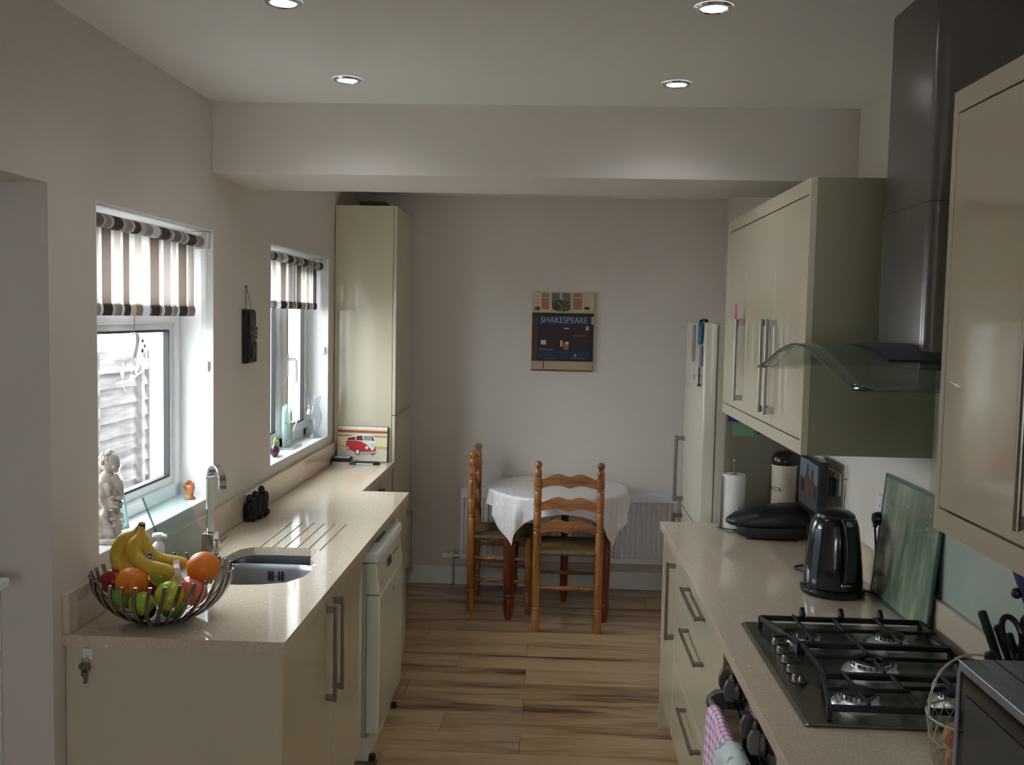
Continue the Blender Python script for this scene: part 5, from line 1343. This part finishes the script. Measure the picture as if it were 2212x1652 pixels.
hr.build('curly_hair', M_STONE, t, ang=80)
for s_ in (-1, 1):
    pts = [(0, 0), (.012, .045), (.030, .060), (.038, .040), (.036, .012), (.028, -.025), (.014, -.04)]
    wb = MB(); vs = [(cx-.028-p_[0]*.4-.004*q, cy+s_*(.010+p_[0]*.9), cz0+.175+p_[1]) for q in (0, 1) for p_ in pts]; n = len(pts)
    wb.add(vs, [tuple(range(n)), tuple(range(2*n-1, n-1, -1))]+[(i, (i+1) % n, n+(i+1) % n, n+i) for i in range(n)]); wb.build('wing', M_STONE, t, smooth=False, bevel=.002)
# carved wooden hand on the far end of the sill
t = thing('carved_hand', (-1.335, 3.485, 1.074), 'small carved wooden hand standing upright on the window sill', 'ornament')
M_HAND = wood('carved_hand_wood', [srgb(130, 74, 36), srgb(170, 104, 56), srgb(188, 124, 72)], .4, 'z', 6)
hx_, hy_, hz_ = -1.338, 3.50, 1.0745
b = MB(); n = 12; vs = []; lv = [(0, .020, .018, 0), (.006, .021, .019, 0), (.012, .013, .012, 0), (.022, .0125, .0105, 0), (.032, .016, .010, 0), (.044, .0185, .0095, 0), (.052, .0175, .008, 0), (.055, .012, .005, 0)]
for z, rx, ry, o_ in lv: vs += [(hx_+rx*math.cos(2*PI*k/n), hy_+ry*math.sin(2*PI*k/n), hz_+z) for k in range(n)]
fs = [tuple(range(n)), tuple((len(lv)-1)*n+k for k in range(n))]
for i in range(len(lv)-1):
    for k in range(n): fs.append((i*n+k, i*n+(k+1) % n, (i+1)*n+(k+1) % n, (i+1)*n+k))
b.add(vs, fs); b.build('palm', M_HAND, t, ang=70)
for i, (dx, L, cur) in enumerate(((-.0125, .021, .010), (-.0042, .026, .011), (.0042, .025, .010), (.0122, .020, .008))):
    z0 = hz_+.050-.002*abs(i-1.5)
    MB().tube(spline([(hx_+dx*.9, hy_, z0-.006), (hx_+dx, hy_-.001, z0+L*.45), (hx_+dx*1.05, hy_-.002-cur*.4, z0+L*.8), (hx_+dx*1.05, hy_-cur, z0+L*.95)], 4), [.0046]*5+[.0043]*4+[.0038]*3+[.0026], 8).build('finger', M_HAND, t)
MB().tube(spline([(hx_-.012, hy_-.002, hz_+.026), (hx_-.021, hy_-.006, hz_+.038), (hx_-.022, hy_-.010, hz_+.050), (hx_-.018, hy_-.012, hz_+.056)], 4), [.0062]*5+[.0052]*4+[.0042]*3+[.003], 8).build('thumb', M_HAND, t)

# ornaments on the farther sill
M_CRYSTAL = glass('crystal', (.96, .97, .98), .02, haze=.03)
t = thing('crystal_vase', (-1.345, 5.375, 1.075), 'cut crystal vase at the far end of the farther window sill', 'vase')
vx, vy = -1.345, 5.372
pr = [(.040, 0), (.042, .006), (.028, .020), (.022, .032), (.034, .060), (.046, .10), (.044, .135), (.034, .165), (.030, .185), (.036, .215), (.046, .235)]
b = MB(); n = 24
vs = []
for r, z in pr: vs += [(vx+(r+.0018*(k % 2))*math.cos(2*PI*k/n), vy+(r+.0018*(k % 2))*math.sin(2*PI*k/n), 1.0745+z) for k in range(n)]
fs = [tuple(range(n))]
for i in range(len(pr)-1):
    for k in range(n): fs.append((i*n+k, i*n+(k+1) % n, (i+1)*n+(k+1) % n, (i+1)*n+k))
b.add(vs, fs); b.build('vase_wall', M_CRYSTAL, t, smooth=False, solid=.002)
MB().lathe([(.048, 0), (.050, .003), (.048, .006)], 24, (vx, vy, 1.0745)).build('foot', M_CRYSTAL, t)
t = thing('vase_mat', (vx, vy, 1.073), 'small dark leaf-shaped mat beside the crystal vase', 'mat'); bpy.data.objects.remove(t)
M_GREENFROST = glass('aqua_frosted_glass', (.82, .93, .90), .08, haze=.45, hazecol=(.78, .92, .90))
t = thing('glass_cat', (-1.37, 4.93, 1.075), 'frosted aqua glass cat sculpture on a glass base on the farther sill', 'ornament')
gx, gy, gz = -1.372, 4.93, 1.0745
MB().box(gx-.05, gx+.055, gy-.075, gy+.10, gz, gz+.009).build('base', M_GREENFROST, t, smooth=False, bevel=.003)
out = [(-.060, 0), (-.066, .05), (-.072, .11), (-.070, .155), (-.066, .178), (-.052, .215), (-.042, .188), (-.030, .186), (-.022, .222), (-.008, .186), (.004, .165), (.020, .200), (.044, .205), (.066, .185), (.078, .14), (.076, .08), (.062, .03), (.052, 0)]
b = MB(); b.prism([(gy+p_[0], gz+.009+p_[1]) for p_ in out], gx-.008, gx+.008, 'yz'); b.build('body', M_GREENFROST, t, smooth=False, bevel=.003)
MB().tube(spline([(gx+.012, gy+.02, gz+.06), (gx+.012, gy+.09, gz+.085), (gx+.012, gy+.14, gz+.12), (gx+.012, gy+.155, gz+.155)]), .004, 8).build('tail', M_GREENFROST, t)
b = MB()
for (y_, z_, r_) in ((.045, .15, .016), (.050, .09, .018), (.046, .045, .014)): b.tube([(gx+.010, gy+y_+r_*.55*math.cos(a), gz+.01+z_+r_*1.5*math.sin(a)) for a in [2*PI*k/14 for k in range(14)]], .0022, 6, closed=True)
b.build('etched_loops', flat(150, 168, 140), t)
MB().ball((gx+.009, gy-.060, gz+.135), .004, 8, 6).build('eye', flat(60, 66, 62), t)
t = thing('glass_snail', (-1.345, 4.665, 1.075), 'small purple and green swirled glass ornament at the near end of the farther sill', 'ornament')
sxx, syy, szz = -1.352, 4.625, 1.0745
MB().tube([(sxx, syy+.040+.046*math.cos(a)*(1-.09*a), szz+.048+.042*math.sin(a)*(1-.09*a)) for a in [.3*k for k in range(30)]], .0055, 8).build('shell_coil', flat(120, 150, 46, .2), t)
MB().ball((sxx+.012, syy-.022, szz+.030), (.022, .030, .030), 12, 8).build('body', flat(92, 44, 66, .2), t)

# ------------------------------------------------------------------ far wall: picture, radiator
t = thing('wall_picture', (.058, YB, 1.68), 'canvas print of an old shop front on the far wall', 'picture')
PX0, PZ0, pw, ph_ = -.140, 1.432, .398, .506
MB().box(PX0, PX0+pw, YB-.030, YB-.001, PZ0, PZ0+ph_).build('canvas', flat(150, 120, 92), t, smooth=False, bevel=.002)
fx = lambda px: (px-140)/1008.*pw; fz = lambda py: (1450-py)/1265.*ph_
R_ = lambda a, b_, c, d_: rec(fx(a), fx(b_), fz(d_), fz(c))
sto = flat(196, 178, 150); stn = flat(176, 156, 128); dk = flat(38, 20, 20); bl = flat(32, 50, 78); dbl = flat(24, 34, 54); shut = flat(160, 112, 92); grn = flat(66, 70, 48); mar = flat(92, 40, 32); win = flat(54, 32, 26)
sh_ = [(sto, R_(140, 1148, 185, 500)), (flat(110, 112, 106), R_(455, 765, 188, 330)), (sto, R_(585, 628, 188, 330)), (flat(226, 212, 186), R_(280, 290, 195, 470)), (shut, R_(288, 412, 195, 460)), (shut, R_(805, 955, 185, 460)),
       (flat(206, 188, 160), R_(290, 412, 258, 268)), (flat(206, 188, 160), R_(806, 955, 250, 262)), (flat(216, 200, 176), R_(270, 420, 458, 478)), (flat(216, 200, 176), R_(800, 985, 452, 470)),
       (grn, [(fx(455), fz(340)), (fx(520), fz(310)), (fx(600), fz(290)), (fx(650), fz(320)), (fx(760), fz(330)), (fx(762), fz(460)), (fx(700), fz(478)), (fx(560), fz(480)), (fx(470), fz(450))]),
       (mar, R_(185, 265, 410, 470)), (mar, R_(990, 1075, 400, 445)), (dk, R_(145, 1148, 512, 1285)), (flat(84, 38, 32), R_(145, 235, 560, 1280)), (bl, R_(238, 1105, 560, 700)), (dbl, R_(235, 1105, 700, 1280)),
       (win, R_(285, 560, 720, 1110)), (win, R_(605, 750, 720, 1100)), (win, R_(800, 1080, 715, 1100)), (bl, R_(250, 570, 1130, 1240)), (bl, R_(600, 750, 1125, 1240)), (bl, R_(790, 1090, 1120, 1240)),
       (flat(206, 186, 156), R_(290, 375, 950, 1020)), (flat(196, 170, 140), R_(665, 750, 745, 765)), (flat(210, 192, 164), R_(612, 645, 950, 1050)), (flat(172, 96, 58), R_(662, 748, 985, 1100)), (flat(214, 196, 170), R_(690, 748, 970, 1010)), (flat(206, 180, 150), R_(1022, 1075, 715, 780)),
       (flat(120, 86, 70), R_(820, 900, 768, 776)), (flat(120, 104, 96), R_(265, 500, 1092, 1108)), (flat(120, 104, 96), R_(355, 545, 1243, 1252)), (flat(120, 104, 96), R_(765, 1020, 1236, 1244)),
       (flat(180, 176, 170), ell(fx(862), fz(1188), .006, .009)), (sto, R_(1110, 1148, 560, 685)), (stn, R_(145, 1148, 1290, 1425)), (flat(176, 160, 96), R_(1060, 1148, 1300, 1410)), (flat(128, 72, 48), R_(145, 1148, 1422, 1450)), (dk, R_(338, 352, 1190, 1412)), (dk, R_(325, 360, 1215, 1245))]
art(t, (PX0, YB-.0302, PZ0), (1, 0, 0), (0, 0, 1), sh_, .0002)
rnd = random.Random(2); lv_ = [(flat(*random.choice([(150, 156, 110), (98, 104, 70), (186, 186, 150)])), ell(fx(rnd.uniform(480, 750)), fz(rnd.uniform(330, 460)), .0035, .003, 7)) for k in range(40)]
art(t, (PX0, YB-.0322, PZ0), (1, 0, 0), (0, 0, 1), lv_, .00001, name='painted_foliage')
text('lettering', 'SHAKESPEARE', .054, (PX0+fx(665), YB-.0365, PZ0+fz(625)), (1, 0, 0), (0, 0, 1), flat(168, 186, 198), t, .0002, sxy=.90)
text('lettering', 'RESTAURANT', .0150, (PX0+fx(935), YB-.0365, PZ0+fz(868)), (1, 0, 0), (0, 0, 1), flat(150, 130, 116), t, .0002, sxy=.9)

t = thing('radiator', (.12, YB-.06, .2), 'white double panel radiator with vertical ribs on the far wall', 'radiator')
M_RAD = mat('radiator_enamel', srgb(232, 232, 236), .3, var=.01)
RX0, RX1, RZ0, RZ1, RYF = -.575, .820, .178, .655, YB-.115
def rib_panel(yf, name):
    b = MB(); prof = []; n = int((RX1-RX0-.05)/.0333); p = (RX1-RX0-.05)/n; x = RX0+.025
    b.box(RX0, RX1, yf, yf+.012, RZ0+.02, RZ0+.055).box(RX0, RX1, yf, yf+.012, RZ1-.055, RZ1-.012)
    pts = []
    for k in range(n):
        x0 = x+k*p
        pts += [(x0, yf+.016), (x0+p*.12, yf), (x0+p*.52, yf), (x0+p*.64, yf+.016)]
    pts.append((RX1-.025, yf+.016))
    b.prism([(RX0, yf), (RX0+.02, yf)]+pts+[(RX1-.02, yf), (RX1, yf), (RX1, yf+.019), (RX0, yf+.019)], RZ0+.054, RZ1-.054)
    return b.build(name, M_RAD, t, smooth=False, bevel=.0012, seg=1)
rib_panel(RYF, 'front_panel'); MB().box(RX0, RX1, RYF+.075, RYF+.085, RZ0+.02, RZ1-.012).build('rear_panel', M_RAD, t, smooth=False)
b = MB()
for k in range(70): 
    x = RX0+.02+k*(RX1-RX0-.04)/69; b.box(x-.0045, x+.0045, RYF+.018, RYF+.074, RZ1-.012, RZ1-.008)
b.box(RX0, RX1, RYF+.014, RYF+.019, RZ1-.02, RZ1-.002).box(RX0, RX1, RYF+.073, RYF+.078, RZ1-.02, RZ1-.002)
b.build('top_grille', M_RAD, t, smooth=False)
b = MB()
for x0 in (RX0-.003, RX1-.001): b.box(x0, x0+.004, RYF+.002, RYF+.086, RZ0+.02, RZ1)
b.build('side_panel', M_RAD, t, smooth=False, bevel=.001)
b = MB()
for x in (RX0+.2, RX1-.2): b.box(x-.02, x+.02, RYF+.084, YB-.001, RZ0+.1, RZ1-.1)
b.build('wall_bracket', M_RAD, t, smooth=False)
vb = MB(); vy_ = RYF+.045; vb.tube([(RX0-.002, vy_, RZ0+.028), (RX0-.055, vy_, RZ0+.028)], .009, 12).lathe([(.013, -.012), (.013, .012)], 8, (RX0-.030, vy_, RZ0+.028), (1, 0, 0)).tube([(RX0-.045, vy_, RZ0+.028), (RX0-.045, vy_, .0)], .0075, 10).lathe([(.008, .01), (.009, .03), (.006, .036)], 10, (RX0-.045, vy_, RZ0+.03))
vb.build('valve_body', M_CHROME, t)
MB().lathe([(.016, 0), (.021, .006), (.021, .018), (.017, .020), (.017, .026), (.021, .028), (.021, .060), (.018, .066), (0, .067)], 16, (RX0-.055, vy_, RZ0+.028), (-1, 0, 0)).build('thermostat_head', M_WHITE, t)
b = MB(); b.tube([(RX1+.002, vy_, RZ0+.028), (RX1+.05, vy_, RZ0+.028), (RX1+.05, vy_, 0)], .0085, 10); b.build('return_valve', M_CHROME, t)

# ------------------------------------------------------------------ table with its cloth
TX, TY, TZ, TR = .050, 5.853, .745, .428
t = thing('dining_table', (TX, TY, 0), 'round cherry-stained dining table with turned legs under the spotted cloth', 'table')
MB().lathe([(0, TZ-.025), (TR-.012, TZ-.025), (TR, TZ-.014), (TR-.006, TZ-.002), (0, TZ-.002)], 56, (TX, TY, 0)).build('tabletop', M_CHERRY, t)
b = MB(); LX, LY = .278, .272
b.box(TX-LX, TX+LX, TY-LY-.011, TY-LY+.011, TZ-.115, TZ-.026).box(TX-LX, TX+LX, TY+LY-.011, TY+LY+.011, TZ-.115, TZ-.026).box(TX-LX-.011, TX-LX+.011, TY-LY, TY+LY, TZ-.115, TZ-.026).box(TX+LX-.011, TX+LX+.011, TY-LY, TY+LY, TZ-.115, TZ-.026)
b.build('apron', M_CHERRY, t, smooth=False)
lp = [(.019, 0), (.021, .004), (.027, .03), (.0335, .07), (.034, .095), (.030, .118), (.026, .124), (.032, .130), (.033, .140), (.030, .147), (.027, .150), (.031, .165), (.0345, .30), (.034, .45), (.030, .53), (.033, .545), (.033, .555), (.026, .562), (.027, .60), (.028, .62), (.028, TZ-.03)]
for sx in (-1, 1):
    for sy in (-1, 1): MB().lathe(lp, 14, (TX+LX*sx, TY+LY*sy, 0)).build('leg', M_CHERRY, t, ang=40)
b = MB(); b.lathe([(.018, 0), (.024, .05), (.022, .5), (.022, TZ-.03)], 12, (TX+.05, TY+.12, 0)).box(TX+.03, TX+LX, TY+.11, TY+.132, .30, .34); b.build('gate_leg', M_CHERRY, t)

M_CLOTH = dotted('spotted_cloth', srgb(234, 227, 226), [(srgb(234, 240, 246), (0, 0)), (srgb(234, 240, 246), (.5, .5))], .086, .145)
A = .512; N = 64; CR = math.radians(4)
def drape_cloth(u, v):
    px, py = (u-.5)*2*A, (v-.5)*2*A; px, py = px*math.cos(CR)-py*math.sin(CR), px*math.sin(CR)+py*math.cos(CR); rho = math.hypot(px, py); th = math.atan2(py, px); R0 = TR+.003
    if rho <= R0-.012: return (TX+px, TY+py, TZ+.0015)
    s = rho-(R0-.012)
    # rounded edge then hang, pleated: more flare at the hanging corners
    r = R0+.004; edge = .018
    if s < edge: q = s/edge*PI/2; rad = R0-.012+.014*math.sin(q); z = TZ+.0015-.012*(1-math.cos(q)); h = 0
    else: h = s-edge; rad = R0+.002; z = TZ-.0105-h*.97
    f = min(1, h/.12)
    rad += f*(.013*math.cos(th*15+.8)+.008*math.cos(th*9+2.0)+.007*math.cos(th*26))+h*.05
    dth = f*.05*math.sin(th*11+1.3)*h/.2
    x, y = TX+rad*math.cos(th+dth), TY+rad*math.sin(th+dth)
    if abs(x-.11) < .21: y = max(y, 5.406)          # pressed back by the chair
    return (x, min(y, YB-.004), z)
o = MB().grid(drape_cloth, N*2, N*2, uv=lambda u, v: (u*2*A, v*2*A)).build('tablecloth', M_CLOTH, ang=180, solid=.0008)
tag(o, 'square beige wipe-clean cloth with white spots draped on the round table', 'tablecloth')

# ------------------------------------------------------------------ ladder-back chairs (built facing +Y, back posts at y = 0)
CW, CD = .176, .345          # half width between posts, depth
def post_prof(h):
    p_ = [(.0185, 0), (.0195, .004), (.021, .05), (.021, .115), (.016, .122), (.021, .128), (.021, .134), (.016, .140), (.0205, .148), (.0215, .30), (.0215, .43), (.0215, .56)]
    for z in (.585, .70, .815):
        p_ += [(.0205, z-.016), (.016, z-.010), (.021, z-.004), (.021, z+.004), (.016, z+.010), (.0205, z+.016)]
    p_ += [(.0205, .860), (.0185, .868), (.020, .874), (.020, .880), (.015, .886), (.0195, .894), (.0205, .908), (.0175, .922), (.012, .930), (.0165, .938), (.0205, .950), (.0190, .963), (.012, .971), (0, .974)]
    return [(r*1.07, z) for r, z in p_]
def make_chair(label):
    c = thing('dining_chair', (0, 0, 0), label, 'chair', 'ladder-back dining chairs')
    for s in (-1, 1):
        MB().lathe(post_prof(.97), 14, (s*CW, 0, 0)).build('back_post', M_PINE, c, ang=40)
        MB().lathe([(.0165, 0), (.018, .02), (.0195, .05), (.0195, .11), (.015, .117), (.019, .123), (.019, .130), (.015, .137), (.019, .145), (.0195, .28), (.015, .286), (.019, .292), (.015, .30), (.0195, .31), (.0195, .44), (.016, .466), (0, .472)], 14, (s*(CW+.012), CD, 0)).build('front_leg', M_PINE, c, ang=40)
    for z in (.845, .714, .587):
        n = 32; top = []; bot = []
        for i in range(n+1):
            u = i/n; x = lerp(-CW, CW, u); w_ = abs(2*u-1)
            st = .62+.38*math.sin(PI/2*w_/.33)**2 if w_ < .33 else math.cos(PI/2*(w_-.33)/.67)**2
            sb = .30+.70*math.sin(PI/2*w_/.36)**1.2 if w_ < .36 else math.cos(PI/2*(w_-.36)/.64)**1.5
            top.append((x, z+.023+.037*st)); bot.append((x, z-.026+.020*sb))
        vs = []; b = MB()
        bow = lambda x: -.010*(1-(x/CW)**2)
        for y in (-.006, .006): vs += [(p_[0], y+bow(p_[0])*-1*0+bow(p_[0]), p_[1]) for p_ in top]+[(p_[0], y+bow(p_[0]), p_[1]) for p_ in bot]
        m_ = n+1; fs = []
        for i in range(n):
            fs += [(i, i+1, m_+i+1, m_+i), (2*m_+i+1, 2*m_+i, 3*m_+i, 3*m_+i+1), (i+1, i, 2*m_+i, 2*m_+i+1), (m_+i, m_+i+1, 3*m_+i+1, 3*m_+i)]
        b.add(vs, fs); b.build('back_slat', M_PINEX, c, bevel=.0015, seg=1)
    def turned(p, q, name):
        p = Vector(p); q = Vector(q); L = (q-p).length
        pr = [(.008, 0), (.0095, L*.1), (.0115, L*.24), (.0085, L*.255), (.0115, L*.27), (.0085, L*.285), (.0115, L*.30), (.0125, L*.5), (.0115, L*.70), (.0085, L*.715), (.0115, L*.73), (.0085, L*.745), (.0115, L*.76), (.0095, L*.9), (.008, L)]
        MB().lathe(pr, 10, p, q-p).build(name, M_PINEX, c, ang=40)
    turned((-CW, 0, .252), (CW, 0, .252), 'stretcher'); turned((-CW-.012, CD, .252), (CW+.012, CD, .252), 'stretcher')
    for s in (-1, 1):
        for z in (.195, .330): turned((s*CW, 0, z), (s*(CW+.012), CD, z), 'stretcher')
    def seat(u, v):
        a, b_ = 2*u-1, 2*v-1; x = a*(CW+.012*v+.008); y = lerp(-.012, CD+.012, v)
        e_ = max(abs(a), abs(b_)); dome = .012*(1-e_**2)
        rib = .0016*math.sin((a if abs(a) < abs(b_) else b_)*72)
        drop = -.010*max(0, (e_-.92)/.08)**2
        return (x, y, .468+dome+rib+drop)
    b = MB(); b.grid(seat, 72, 72); b.build('rush_seat', M_RUSH, c, ang=180)
    b = MB(); n = 60
    for (p, q) in (((-CW, -.002), (CW, -.002)), ((-CW-.012, CD+.002), (CW+.012, CD+.002)), ((-CW-.001, 0), (-CW-.013, CD)), ((CW+.001, 0), (CW+.013, CD))):
        for k in range(n):
            t_ = (k+.5)/n; x = lerp(p[0], q[0], t_); y = lerp(p[1], q[1], t_); L = math.hypot(q[0]-p[0], q[1]-p[1])/n/2*.98
            if abs(q[0]-p[0]) > .1: b.tube([(x-L, y, .455), (x+L*.99, y, .455)], [.0165*.92, .0165], 8)
            else: b.tube([(x, y-L, .455), (x, y+L*.99, .455)], [.0165*.92, .0165], 8)
    o_ = b.build('rush_wrap', M_RUSH, c, ang=40); o_['kind'] = 'stuff'
    return c
ch = make_chair('pine ladder-back chair in front of the table with its back to the viewer')
ch.location = (.110, 5.372, 0); ch.rotation_euler = (0, 0, math.radians(-.6))
c2_ = copy_tree(ch); c2_.location = (-.460, 5.880, 0); c2_.rotation_euler = (0, 0, math.radians(-91.5))
c2_['label'] = 'pine ladder-back chair side-on at the left end of the table'
